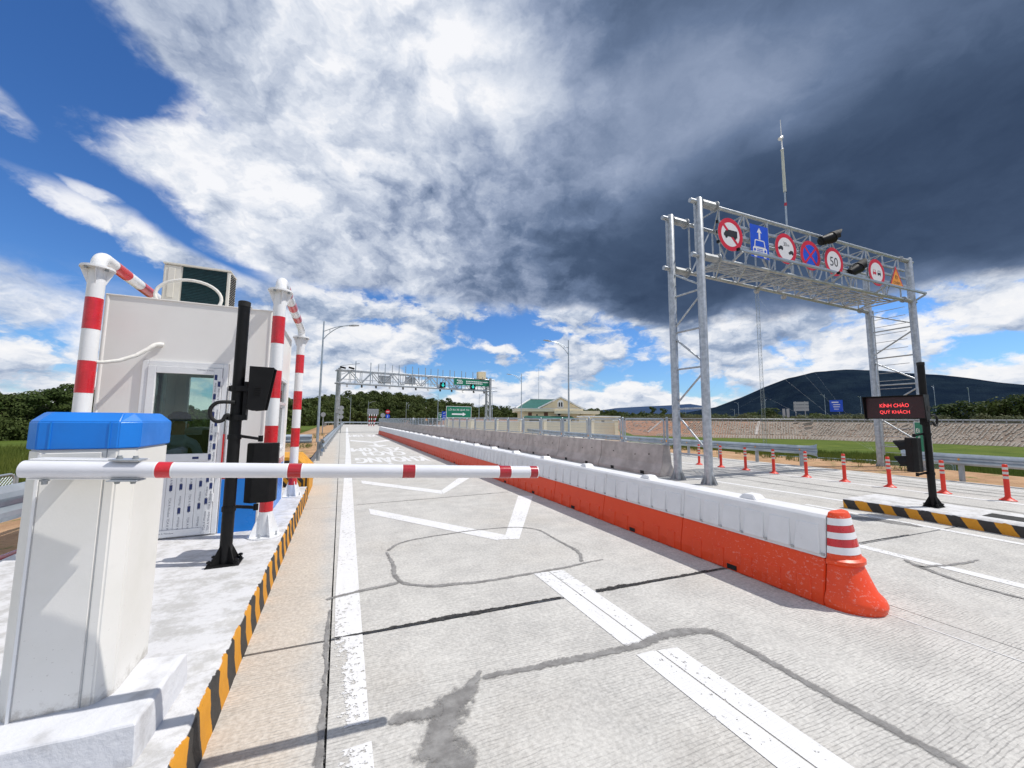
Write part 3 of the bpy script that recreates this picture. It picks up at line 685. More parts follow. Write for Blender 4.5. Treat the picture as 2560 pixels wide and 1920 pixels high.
# ------------------------------------------------------------------ left island with its striped kerb
def island():
    mb = MB(); z = .23
    edge = []
    y = -2.0
    while y < 8.8: edge.append(y); y += .05
    f = lambda y, k: -.535-.004+.008*mnoise.fractal(Vector((k, y*6, 3)), .8, 2, 4)
    n = len(edge)
    rows = [(-.06, lambda y: -.512+.006*mnoise.noise(Vector((0, y*4, 9)))), (.10, lambda y: f(y, 1)), (.205, lambda y: f(y, 2)-.004), (.23, lambda y: f(y, 3)-.022), (.232, lambda y: -.75), (.23, lambda y: -1.6), (.225, lambda y: -2.9), (-.06, lambda y: -2.95)]
    vs = [(g(y), y, zz+(.003*mnoise.noise(Vector((g(y)*5, y*5, 0))) if .2 < zz else 0)) for zz, g in rows for y in edge]
    fs = [(r*n+i, r*n+i+1, (r+1)*n+i+1, (r+1)*n+i) for r in range(len(rows)-1) for i in range(n-1)]
    fs.append(tuple(r*n for r in range(len(rows)))); fs.append(tuple(r*n+n-1 for r in range(len(rows)-1, -1, -1)))
    mb.add(vs, fs); mb.f = [f_[::-1] for f_ in mb.f]
    structure('traffic_island', mb, M['kerb'], smooth=50)
island()
def nose_block():
    """raised striped block that closes the far end of the island"""
    t = thing('crash_block', (-1.6, 9.0, .2), 'yellow and black striped concrete block closing the far end of the booth island', 'concrete block')
    yel = plain('yellow_block_paint', (.70, .33, .02), (.52, .23, .012), .7, 0, 8); blk = plain('black_block_paint', (.03, .028, .026), None, .7, 0, 8)
    n = 9
    # stripes run level across the front and turn down the roadside face: nested bands
    for i in range(n):
        mb = MB(); e0, e1 = i*.062, (i+1)*.062
        zt0, zt1 = .80-e0, .80-e1; x0, x1 = -.54-e0*.55, -.54-e1*.55
        yb = 9.0; yf = 10.4
        xl = -2.8
        mb.prism([(xl, zt0), (x0-.25, zt0), (x0, zt0-.28), (x0, .0), (x1, .0), (x1, zt1-.28), (x1-.25, zt1), (xl, zt1)], yf-yb, frame((0, yf, 0), (1, 0, 0), (0, 0, 1)))
        mb.build('paint_band', blk if i % 2 else yel, t)
    mb = MB(); e = n*.062; x = -.54-e*.55
    mb.prism([(-2.8, .8-e), (x-.25, .8-e), (x, .52-e), (x, 0), (-2.8, 0)], 1.4, frame((0, 10.4, 0), (1, 0, 0), (0, 0, 1)))
    mb.build('core', yel, t)
nose_block()

# ------------------------------------------------------------------ boom barrier on its plinth
def plinth():
    mb = MB()
    def ring(d, z, jit=0): return [(x, y, z) for x, y in ((-1.62-d, 2.155-d), (-.69+d, 2.10-d), (-.672+d, 2.60+d), (-1.62-d, 2.72+d))]
    mb.loft([ring(.010, .20), ring(.0, .378), ring(-.012, .385)])
    o = structure('plinth', mb, M['plinth'], bevel=.004)
    bm = bmesh.new(); bm.from_mesh(o.data)
    for _ in range(4): bmesh.ops.subdivide_edges(bm, edges=[e for e in bm.edges if e.calc_length() > .045], cuts=1, use_grid_fill=True)
    bmesh.ops.triangulate(bm, faces=[f for f in bm.faces if len(f.verts) > 4])
    for v in bm.verts:
        if v.co.z > .21: k = mnoise.fractal(v.co*9, .8, 2.0, 4); v.co += Vector((.0045*k, .004*mnoise.noise(v.co*13), .005*mnoise.noise(v.co*11)))
    bm.to_mesh(o.data); bm.free()
plinth()
def boom_barrier():
    t = thing('boom_barrier', (-1.02, 2.48, .38), 'white boom barrier with bright blue cap on its cream cabinet, arm lowered', 'boom barrier')
    zb, zt = .375, 1.455
    def out(d, z): return [(-1.158-d*.7, 2.296-d, z), (-.905, 2.296-d, z), (-.855+d, 2.345-d*.5, z), (-.855+d, 2.675+d, z), (-1.214-d, 2.675+d, z), (-1.214-d, 2.352-d*.5, z)]
    MB().loft([out(0, zb), out(0, zt)]).build('housing', M['cream'], t, bevel=.006, seg=2)
    # pressed front door, standing 4 mm proud, and its hinge rib
    d = MB().prism([(-1.140, zb+.02), (-.945, zb+.02), (-.945, zt-.09), (-1.140, zt-.09)], .0045, frame((0, 2.2961, 0), (1, 0, 0), (0, 0, 1)))
    door = d.build('door', M['cream'], t, bevel=.0018)
    MB().box(-1.152, -1.143, 2.287, 2.296, zb+.01, zt-.02).build('hinge_rib', M['white'], t)
    MB().box(-.9415, -.9390, 2.2935, 2.2965, zb, zt).build('seam', M['galv_dull'], t)
    MB().box(-1.152, -.955, 2.289, 2.296, zt-.088, zt-.012).build('cover_strip', M['cream'], t, bevel=.003)
    # slot the drive shaft comes out of
    mb = MB(); mb.prism([(.045*math.cos(a), .016*math.sin(a)) for a in [i*math.pi/10 for i in range(11)]], .006, frame((-1.035, 2.2905, zt-.083), (1, 0, 0), (0, 0, 1))); mb.build('shaft_slot', M['rubber'], t)
    cap = MB().loft([out(.008, 1.457), out(.008, 1.575), out(-.028, 1.617)]).build('cap', M['blue_cap'], t, bevel=.004, seg=2)
    for xx in (-1.126, -.938): MB().box(xx, xx+.005, 2.2848, 2.2885, 1.459, 1.574).build('panel_line', M['booth_blue'], cap)
    # arm: round tube clamped in front of the cabinet
    A, B = Vector((-1.163, 2.175, 1.392)), Vector((1.055, 2.00, 1.298)); r = .0335
    ax = (B-A).normalized(); L = (B-A).length
    P = lambda s: A+ax*s
    arm = MB().tube([P(.032), P(.034), P(L*.985), P(L)], [r*.80, r, r, r], 28).build('arm', M['boom'], t, smooth=40)
    for c, w in ((.485, .052), (.982, .056), (1.505, .062), (2.03, .068), (2.205, .045)):
        MB().tube([P(c-w/2), P(c+w/2)], r+.0012, 28, caps=False).build('red_band', M['dark_red'] if c > .9 else M['red_tape'], arm, smooth=40)
        for q in (c-w/2-.006, c+w/2): MB().tube([P(q), P(q+.006)], r+.0006, 28, caps=False).build('tape_edge', M['sign_white'], arm, smooth=40)
    # clamp: channel plates over and under the arm with bolts
    up = Vector((0, 0, 1))
    for s, z0 in ((1, r+.004), (-1, -r-.004)):
        mb = MB(); c0, c1 = P(.05)+up*z0+Vector((0, .035, 0)), P(.40)+up*z0+Vector((0, .035, 0)); mb.bar(c0, c1, .075, .006); mb.build('clamp_plate', M['white'], t, bevel=.002)
        mb = MB(); c0, c1 = P(.305)+up*(z0+s*.005), P(.405)+up*(z0+s*.005); mb.bar(c0, c1, .07, .005); mb.build('washer_plate', M['galv'], t, bevel=.001)
        for q in (.325, .378):
            mb = MB(); c = P(q)+up*(z0+s*.0075); mb.cyl(c, c+up*s*.006, .011, n=12); mb.cyl(c+up*s*.006, c+up*s*.013, .0085, n=6); mb.build('bolt', M['galv_dull'], t)
    c = P(.10)+up*(-r-.008); mb = MB(); mb.cyl(c, c-up*.005, .014, n=12); mb.cyl(c-up*.005, c-up*.018, .009, n=6); mb.build('bolt', M['galv_dull'], t)
    mb = MB(); mb.cyl((-1.04, 2.21, 1.375), (-1.04, 2.30, 1.375), .03, n=20); mb.build('drive_shaft', M['galv'], t)
boom_barrier()

# ------------------------------------------------------------------ booth
def booth():
    t = thing('toll_booth', (-1.67, 6.6, .23), 'white toll booth with blue base band and glazed door, air conditioner on its roof', 'toll booth')
    X0, X1, Y0, Y1, Z0, Z1 = -2.46, -.868, 5.65, 7.70, .232, 2.955; th = .06
    def wall(name, axis, c0, c1, lo, hi, holes, inner):
        """a panel with rectangular openings, built of butted boxes"""
        cuts_u = sorted({lo, hi, *[h[0] for h in holes], *[h[1] for h in holes]}); cuts_z = sorted({Z0, Z1, *[h[2] for h in holes], *[h[3] for h in holes]})
        vs = MB()
        # one clean ring of quads per face so the sheet has no inner walls
        def pt(u, z, c): return (u, c, z) if axis == 'x' else (c, u, z)
        for u0, u1 in zip(cuts_u, cuts_u[1:]):
            for z0, z1 in zip(cuts_z, cuts_z[1:]):
                um, zm = (u0+u1)/2, (z0+z1)/2
                if any(h[0] < um < h[1] and h[2] < zm < h[3] for h in holes): continue
                for c in (c0, c1): vs.add([pt(u0, z0, c), pt(u1, z0, c), pt(u1, z1, c), pt(u0, z1, c)], [(0, 1, 2, 3)])
        for u0, u1, z0, z1 in list(holes)+[(lo, hi, Z0, Z1)]:
            for a, b in (((u0, z0), (u1, z0)), ((u1, z0), (u1, z1)), ((u1, z1), (u0, z1)), ((u0, z1), (u0, z0))):
                vs.add([pt(*a, c0), pt(*b, c0), pt(*b, c1), pt(*a, c1)], [(0, 1, 2, 3)])
        return vs.build(name, M['booth_white'], t)
    wall('front_wall', 'x', Y0, Y0+th, X0+.02, X1-.02, [(-2.09, -1.275, Z0+.004, 2.25)], 1)
    wall('back_wall', 'x', Y1-th, Y1, X0+.02, X1-.02, [(-2.28, -1.15, 1.40, 2.28)], 1)
    wall('left_wall', 'y', X0, X0+th, Y0+th, Y1-th, [(6.02, 6.36, 1.35, 2.28), (6.62, 7.30, 1.35, 2.28)], 1)
    wall('side_wall', 'y', X1-th, X1, Y0+th, Y1-th, [(6.15, 7.42, 1.08, 2.22)], 1)
    for x in (X0+.012, X1-.012):
        for y in (Y0+.012, Y1-.012): MB().tube([(x, y, Z0), (x, y, Z1)], .022, 16).build('corner_post', M['booth_white'], t, smooth=40)
    MB().box(X0-.012, X1+.012, Y0-.012, Y1+.012, Z1, Z1+.022).build('roof', M['booth_white'], t, bevel=.009, seg=2)
    MB().box(X0+th, X1-th, Y0+th, Y1-th, Z0+.002, Z0+.05).build('floor', M['interior'], t)
    # painted band: blue with a red line over it, on the front beside the door and along the road side
    e = .003
    MB().box(-1.268, X1-.02, Y0-e, Y0-.0005, Z0, .86).box(X1+.0005, X1+e, Y0+.02, Y1-.02, Z0, .86).build('blue_band', M['booth_blue'], t)
    MB().box(-1.268, X1-.02, Y0-e, Y0-.0005, .864, .955).box(X1+.0005, X1+e, Y0+.02, Y1-.02, .864, .955).build('red_band', M['dark_red'], t)
    # door: white plastic frame, tall pane, slatted lower panel, film still stuck on
    fx0, fx1, fz1 = -2.085, -1.28, 2.245
    mb = MB(); y0, y1 = Y0-.03, Y0+.05
    mb.box(fx0, fx0+.055, y0, y1, Z0+.01, fz1); mb.box(fx1-.05, fx1, y0, y1, Z0+.01, fz1); mb.box(fx0+.055, fx1-.05, y0, y1, fz1-.055, fz1)
    mb.build('door_frame', M['white'], t, bevel=.004)
    dx0, dx1, dz0, dz1 = fx0+.058, fx1-.053, Z0+.015, fz1-.058; gz0, gz1 = 1.175, 2.105; gx0, gx1 = -1.955, -1.415
    mb = MB(); y0, y1 = Y0-.042, Y0+.02
    mb.box(dx0, gx0, y0, y1, dz0, dz1); mb.box(gx1, dx1, y0, y1, dz0, dz1); mb.box(gx0, gx1, y0, y1, gz1, dz1); mb.box(gx0, gx1, y0, y1, gz0-.085, gz0); mb.box(gx0, gx1, y0, y1, dz0, dz0+.08)
    door = mb.build('door', M['white'], t, bevel=.004)
    MB().box(gx0, gx1, Y0-.012, Y0-.006, gz0, gz1).build('pane', M['glass'], door)
    n = 6; w = (gx1-gx0)/n
    for i in range(n): MB().box(gx0+i*w+.0012, gx0+(i+1)*w-.0012, Y0-.026, Y0-.008, dz0+.081, gz0-.086).build('panel_strip', M['white'], door, bevel=.002)
    for z in (.62, 1.42, 1.98): MB().cyl((fx1-.052, Y0-.048, z), (fx1-.052, Y0-.048, z+.09), .011, n=12).build('hinge', M['white'], door, smooth=40)
    # film print: rows of small lettering and navy blocks, turned on their side
    ink = plain('pale_grey_ink', (.16, .17, .21), None, .5); navy = plain('navy_ink', (.012, .03, .14), None, .5)
    rnd = random.Random(4); pm = MB(); nb = MB()
    def strip(x, z0, z1, y, flip):
        z = z0+rnd.random()*.1
        while z < z1-.10:
            up = 1 if flip else -1
            F = frame((x, y, z), (0, 0, up), (-up, 0, 0))
            text_mb(pm, 'TDA A Window', F, height=.022, bold=.006); 
            z += .15+rnd.random()*.08
            if z < z1-.05 and rnd.random() < .9: nb.box(x-.014, x+.014, y-.0004, y+.0004, z-.032, z+.032)
            z += .06
    for i in range(n): strip(gx0+(i+.5)*w, dz0+.09, gz0-.10, Y0-.0268, i % 2)
    for x in (gx1+.022, gx1+.058): strip(x, dz0+.1, dz1-.05, Y0-.0428, 1)
    F = frame((-1.50, Y0-.0428, dz1-.03), (-1, 0, 0), (0, 0, -1)); text_mb(pm, 'TDA A Window', F, height=.017, bold=.006)
    F = frame((-1.75, Y0-.0428, dz0+.045), (1, 0, 0), (0, 0, 1)); text_mb(pm, 'TDA A Window', F, height=.017, bold=.006)
    nb.box(-1.555, -1.495, Y0-.0432, Y0-.0424, gz0-.062, gz0-.035); nb.box(-1.90, -1.83, Y0-.0432, Y0-.0424, dz0+.03, dz0+.06)
    tag(pm.build('film_lettering', ink, door), kind='stuff'); tag(nb.build('film_blocks', navy, door), kind='stuff')
    # sliding window on the road side
    wy0, wy1, wz0, wz1 = 6.15, 7.42, 1.08, 2.22
    mb = MB(); x0, x1 = X1-.05, X1+.014
    mb.box(x0, x1, wy0, wy0+.05, wz0, wz1); mb.box(x0, x1, wy1-.05, wy1, wz0, wz1); mb.box(x0, x1, wy0+.05, wy1-.05, wz0, wz0+.05); mb.box(x0, x1, wy0+.05, wy1-.05, wz1-.05, wz1); mb.box(x0, x1, wy0+.05, wy1-.05, 1.80, 1.845)
    win = mb.build('window', M['white'], t, bevel=.004)
    MB().box(X1-.022, X1-.018, wy0+.05, wy1-.05, 1.846, wz1-.051).build('pane', M['glass'], win)
    for a, b, dx in ((wy0+.051, 6.80, -.012), (6.76, wy1-.051, -.03)):
        mb = MB(); x = X1+dx; mb.box(x-.009, x+.009, a, a+.035, wz0+.051, 1.799); mb.box(x-.009, x+.009, b-.035, b, wz0+.051, 1.799); mb.box(x-.009, x+.009, a+.035, b-.035, wz0+.051, wz0+.085); mb.box(x-.009, x+.009, a+.035, b-.035, 1.765, 1.799); mb.build('sash', M['white'], win)
        MB().box(x-.002, x+.002, a+.036, b-.036, wz0+.086, 1.764).build('pane', M['glass'], win)
    for (u0, u1, ax) in ((-2.28, -1.15, 'b'), (6.02, 6.36, 'l'), (6.62, 7.30, 'l')):
        z0, z1 = (1.40, 2.28) if ax == 'b' else (1.35, 2.28)
        mb = MB()
        def bx(a, b, c, d):
            if ax == 'b': mb.box(a, b, Y1-.055, Y1+.008, c, d)
            else: mb.box(X0-.008, X0+.055, a, b, c, d)
        bx(u0, u0+.04, z0, z1); bx(u1-.04, u1, z0, z1); bx(u0+.04, u1-.04, z0, z0+.04); bx(u0+.04, u1-.04, z1-.04, z1); bx((u0+u1)/2-.02, (u0+u1)/2+.02, z0+.04, z1-.04)
        w_ = mb.build('window', M['white'], t)
        mb = MB(); (mb.box(u0+.041, u1-.041, Y1-.03, Y1-.026, z0+.041, z1-.041) if ax == 'b' else mb.box(X0+.026, X0+.03, u0+.041, u1-.041, z0+.041, z1-.041)); mb.build('pane', M['glass'], w_)
    # things hung on the front: white sleeve with a cable tail, overflow pipe
    mb = MB(); pth = [(-2.40, 5.31, 2.155), (-2.30, 5.36, 2.165), (-2.20, 5.42, 2.20), (-2.10, 5.50, 2.275), (-2.03, 5.56, 2.36), (-1.985, 5.60, 2.42), (-1.955, 5.635, 2.435), (-1.93, 5.652, 2.43)]
    mb.tube(pth, [.017, .018, .020, .021, .023, .026, .027, .03], 12); mb.build('wrapped_hose', M['duct_white'], t, smooth=50)
    mb = MB(); mb.tube([(-1.10, Y0+.05, Z1+.03), (-1.105, Y0-.005, Z1+.04), (-1.12, Y0-.022, Z1+.0), (-1.15, Y0-.024, Z1-.11), (-1.175, Y0-.024, Z1-.30)], .011, 10); mb.build('overflow_pipe', M['galv_dull'], t, smooth=50)
    mb = MB(); mb.tube([(-1.235, Y0-.03, 1.02), (-1.235, Y0-.03, 1.50)], .021, 14); mb.tube([(-1.235, Y0-.03, 1.50), (-1.235, Y0-.03, 1.68)], .026, 14); mb.tube([(-1.235, Y0-.03, 1.68), (-1.235, Y0-.028, 2.02)], .016, 14); mb.build('conduit', M['white'], t, smooth=50)
    MB().box(-1.278, -1.262, Y0-.05, Y0-.032, .94, 1.40).build('red_strip', M['red_tape'], t)
    MB().box(-2.38, -1.0, 7.2, 7.62, .29, 1.34).build('dark_block', M['desk'], t)  # dark block added so the lower booth interior looks shaded
    # desk inside
    MB().box(-2.38, -1.0, 6.75, 7.19, 1.02, 1.06).box(-2.36, -2.30, 6.8, 7.15, .29, 1.02).box(-1.08, -1.02, 6.8, 7.15, .29, 1.02).build('desk', M['desk'], t)
    MB().box(-1.85, -1.35, 7.0, 7.05, 1.10, 1.42).box(-1.64, -1.56, 7.02, 7.08, 1.06, 1.1).build('monitor', M['black'], t, bevel=.004)
booth()

def person_in_booth():
    t = thing('person', (-2.0, 6.45, .28), 'person in a navy cap seated inside the booth behind the door glass', 'person')
    MB().cyl((-2.0, 6.45, .285), (-2.0, 6.45, .70), .03, n=12).lathe([(.2, .70), (.21, .73), (.19, .77)], (-2.0, 6.45, 0), 18).build('stool', M['black'], None, smooth=40)
    o = bpy.data.objects['stool']; tag(o, 'black stool under the seated person inside the booth', 'stool')
    V = [(-2.0, 6.45, .80), (-2.0, 6.46, 1.0), (-1.99, 6.48, 1.20), (-1.985, 6.50, 1.29), (-1.98, 6.505, 1.37), (-1.975, 6.50, 1.47), (-1.975, 6.51, 1.56),
         (-2.17, 6.49, 1.25), (-2.22, 6.58, 1.02), (-2.08, 6.78, 1.075), (-2.02, 6.84, 1.08), (-1.80, 6.50, 1.25), (-1.74, 6.60, 1.04), (-1.78, 6.80, 1.08), (-1.80, 6.86, 1.08),
         (-2.09, 6.46, .80), (-2.10, 6.84, .82), (-2.10, 6.86, .42), (-2.10, 6.96, .30), (-1.91, 6.46, .80), (-1.90, 6.84, .82), (-1.90, 6.86, .42), (-1.90, 6.96, .30)]
    E_ = [(0,1),(1,2),(2,3),(3,4),(4,5),(5,6),(3,7),(7,8),(8,9),(9,10),(3,11),(11,12),(12,13),(13,14),(0,15),(15,16),(16,17),(17,18),(0,19),(19,20),(20,21),(21,22)]
    rad = [.15,.145,.16,.09,.055,.085,.07,.065,.048,.036,.03,.065,.048,.036,.03,.10,.075,.055,.04,.10,.075,.055,.04]
    me = bpy.data.meshes.new('body'); me.from_pydata(V, E_, []); o = link('body', me, t)
    md = o.modifiers.new('skin', 'SKIN'); md2 = o.modifiers.new('sub', 'SUBSURF'); md2.levels = 1; md2.render_levels = 1
    for v, r in zip(me.skin_vertices[0].data, rad): v.radius = (r, r)
    me.skin_vertices[0].data[0].use_root = True
    m, N, b, tr = new_mat('person_cloth_and_skin'); z = N.sep(pos(N))[2]; x_, y_, _ = N.sep(pos(N))
    hand = N.m('MULTIPLY', N.smooth(y_, 6.72, 6.74), N.smooth(z, 1.0, 1.03))
    k = N.m('MAXIMUM', N.smooth(z, 1.36, 1.37), hand)
    c = N.mix(N.smooth(z, .92, .90), (.30, .38, .46, 1), (.03, .035, .05, 1)); N.put(b.inputs['Base Color'], N.mix(k, c, (.42, .25, .17, 1))); b.inputs['Roughness'].default_value = .8
    me.materials.append(m)
    c = (-1.975, 6.505, 0); mb = MB(); mb.lathe([(.118, 1.545), (.122, 1.575), (.112, 1.625), (.07, 1.665), (.01, 1.675)], c, 20); mb.prism([(.11*math.cos(a), .10*math.sin(a)+.13) for a in [i*math.pi/8 for i in range(9)]]+[(-.11, .0), (.11, .0)], .012, Matrix.Translation((c[0], c[1], 1.548))); mb.build('cap', M['hat_blue'], t, smooth=40)
    mb = MB(); mb.tube([(-1.975, 6.585, 1.50), (-1.975, 6.605, 1.475), (-1.975, 6.60, 1.465)], [.008, .014, .009], 8)
    for s in (-1, 1): mb.tube([(-1.975+s*.088, 6.51, 1.515), (-1.975+s*.096, 6.505, 1.49), (-1.975+s*.088, 6.51, 1.455)], [.01, .017, .008], 8)
    mb.build('nose_and_ears', M['skin'], t, smooth=60)
    mb = MB()
    for x in (-2.01, -1.94): mb.lathe([(.001, -.006), (.009, 0), (.001, .006)], (x, 6.585, 1.505), 8)
    mb.box(-1.995, -1.955, 6.58, 6.588, 1.432, 1.438); mb.build('eyes_and_mouth', M['black'], t)
person_in_booth()

def air_conditioner():
    t = thing('air_conditioner', (-1.77, 6.25, 2.98), 'cream air conditioner outdoor unit with dark coil standing on the booth roof', 'air conditioner')
    X0, X1, Y0, Y1, Z0, Z1 = -2.15, -1.45, 6.10, 6.42, 3.0, 3.57
    MB().box(X0, X0+.19, Y0, Y1, Z0, Z1-.02).build('side_panel', M['ac_cream'], t, bevel=.012, seg=2)
    MB().box(X1-.035, X1, Y0, Y1, Z0, Z1-.02).build('side_panel', M['ac_cream'], t, bevel=.006)
    MB().box(X0-.008, X1+.008, Y0-.01, Y1+.01, Z1-.02, Z1+.008).build('top_cover', M['ac_cream'], t, bevel=.007, seg=2)
    MB().box(X0+.19, X1-.035, Y0+.02, Y1, Z0, Z1-.02).build('core', M['coil'], t)
    mb = MB()
    for i in range(26): z = Z0+.02+i*(Z1-Z0-.06)/25; mb.box(X0+.195, X1-.04, Y0+.006, Y0+.0195, z, z+.008)
    tag(mb.build('coil_fins', M['coil'], t), kind='stuff')
    MB().box(X0+.05, X0+.12, Y0-.008, Y0-.0005, Z0+.12, Z1-.06).build('handle_recess', M['ac_cream'], t, bevel=.004)
    mb = MB()
    for j in range(9):
        for i in range(14): mb.box(X1+.0005, X1+.004, Y0+.03+j*.03, Y0+.052+j*.03, Z0+.05+i*.035+(j % 2)*.017, Z0+.073+i*.035+(j % 2)*.017)
    tag(mb.build('vent_holes', M['rubber'], t), kind='stuff')
    for x in (X0+.1, X1-.1): MB().box(x-.03, x+.03, Y0, Y1, Z0-.022, Z0-.001).build('foot', M['galv_dull'], t)
    mb = MB(); import_pts = []
    c = Vector((-1.83, 6.0, 3.12))
    for i in range(25):
        a = math.pi*1.15-i/24*math.pi*1.62; import_pts.append((c.x+.335*math.cos(a), c.y-.02+.02*math.sin(a), c.z+.225*math.sin(a)))
    import_pts = [(-2.13, 6.04, 2.995)]+import_pts+[(-1.75, 6.03, 2.985), (-1.9, 6.1, 2.985)]
    mb.tube(import_pts, .019, 12); mb.build('refrigerant_hose', M['duct_white'], t, smooth=50)
air_conditioner()

# ------------------------------------------------------------------ red and white guard frames round the booth
def guard_post(mb_parts, t, x, y, dz, arm_from=None):
    z0 = .232; r = .068
    red = [(.517, .847), (1.177, 1.507), (1.835, 2.165), (2.495, 2.826)]
    MB().tube([(x, y, z0), (x, y, 3.145-dz)], r, 24).build('post', M['white'], t, smooth=40)
    for a, b in red: MB().tube([(x, y, a-dz), (x, y, b-dz)], r+.0015, 24, caps=False).build('red_band', M['red_tape'], t, smooth=40)
    # base: round plate, gussets, bolts
    b = MB().lathe([(.165, z0+.001), (.165, z0+.014)], (x, y, 0), 28).build('base_plate', M['white'], t, smooth=30)
    for k in range(4):
        a = k*math.pi/2+.5; d = Vector((math.cos(a), math.sin(a), 0)); n = Vector((-d.y, d.x, 0))
        MB().prism([(r-.004, 0), (.155, 0), (.155, .02), (r-.004, .26)], .008, frame(Vector((x, y, z0+.014))-n*.004, d, (0, 0, 1), n)).build('gusset', M['white'], b)
        c = Vector((x, y, z0+.014))+Vector((math.cos(a+.78), math.sin(a+.78), 0))*.125
        MB().cyl(c, c+Vector((0, 0, .045)), .008, n=8).cyl(c, c+Vector((0, 0, .014)), .015, n=6).build('bolt', M['galv'], b)
    # flange under the elbow
    zt = 3.145-dz
    f = MB().lathe([(.135, zt-.008), (.135, zt+.004)], (x, y, 0), 28).lathe([(.130, zt+.0045), (.130, zt+.016)], (x, y, 0), 28).build('flange', M['white'], t, smooth=30)
    for k in range(4):
        a = k*math.pi/2+.3; d = Vector((math.cos(a), math.sin(a), 0)); n = Vector((-d.y, d.x, 0))
        MB().prism([(r-.004, 0), (.125, 0), (.125, -.012), (r-.004, -.17)], .007, frame(Vector((x, y, zt-.008))-n*.0035, d, (0, 0, 1), n)).build('gusset', M['white'], f)
        c = Vector((x, y, zt-.03))+Vector((math.cos(a+.78), math.sin(a+.78), 0))*.105
        MB().cyl(c, c+Vector((0, 0, .022)), .016, n=6).build('bolt', M['galv_dull'], f)
def guard_frame(x0, y0, x1, y1, label, dz1):
    t = thing('guard_hoop', (x0, y0, .23), label, 'guard hoop', 'striped guard hoops round the booth')
    guard_post(None, t, x0, y0, 0); guard_post(None, t, x1, y1, dz1)
    r = .062; z = 3.27; path = []
    d = (Vector((x1, y1, 0))-Vector((x0, y0, 0))).normalized()
    a = Vector((x0, y0, 3.161)); b = Vector((x1, y1, 3.161-dz1))
    R_ = .11
    for i in range(9):
        q = math.pi/2*i/8; path.append(a+d*(R_*(1-math.cos(q)))+Vector((0, 0, .02+R_*math.sin(q))))
    s = path[-1]; e_ = b+Vector((0, 0, .02+R_))-d*R_
    L = (e_-s).length; e0 = path[-1]
    path2 = [b+Vector((0, 0, .02))+Vector((0, 0, R_*math.sin(math.pi/2*i/8)))-d*(R_*(1-math.cos(math.pi/2*i/8))) for i in range(9)][::-1]
    MB().tube([a]+path+path2+[b], r, 20).build('top_rail', M['white'], t, smooth=50)
    k = 0.16; u = (e_-s).normalized()
    while k < L-.3:
        MB().tube([s+u*k, s+u*(k+.30)], r+.0015, 20, caps=False).build('red_band', M['red_tape'], t, smooth=40); k += .62
guard_frame(-.745, 5.32, -.725, 7.82, 'red and white striped tubular guard hoop between the booth and the lane', .085)
guard_frame(-2.405, 5.32, -2.42, 7.9, 'red and white striped tubular guard hoop on the field side of the booth', .085)

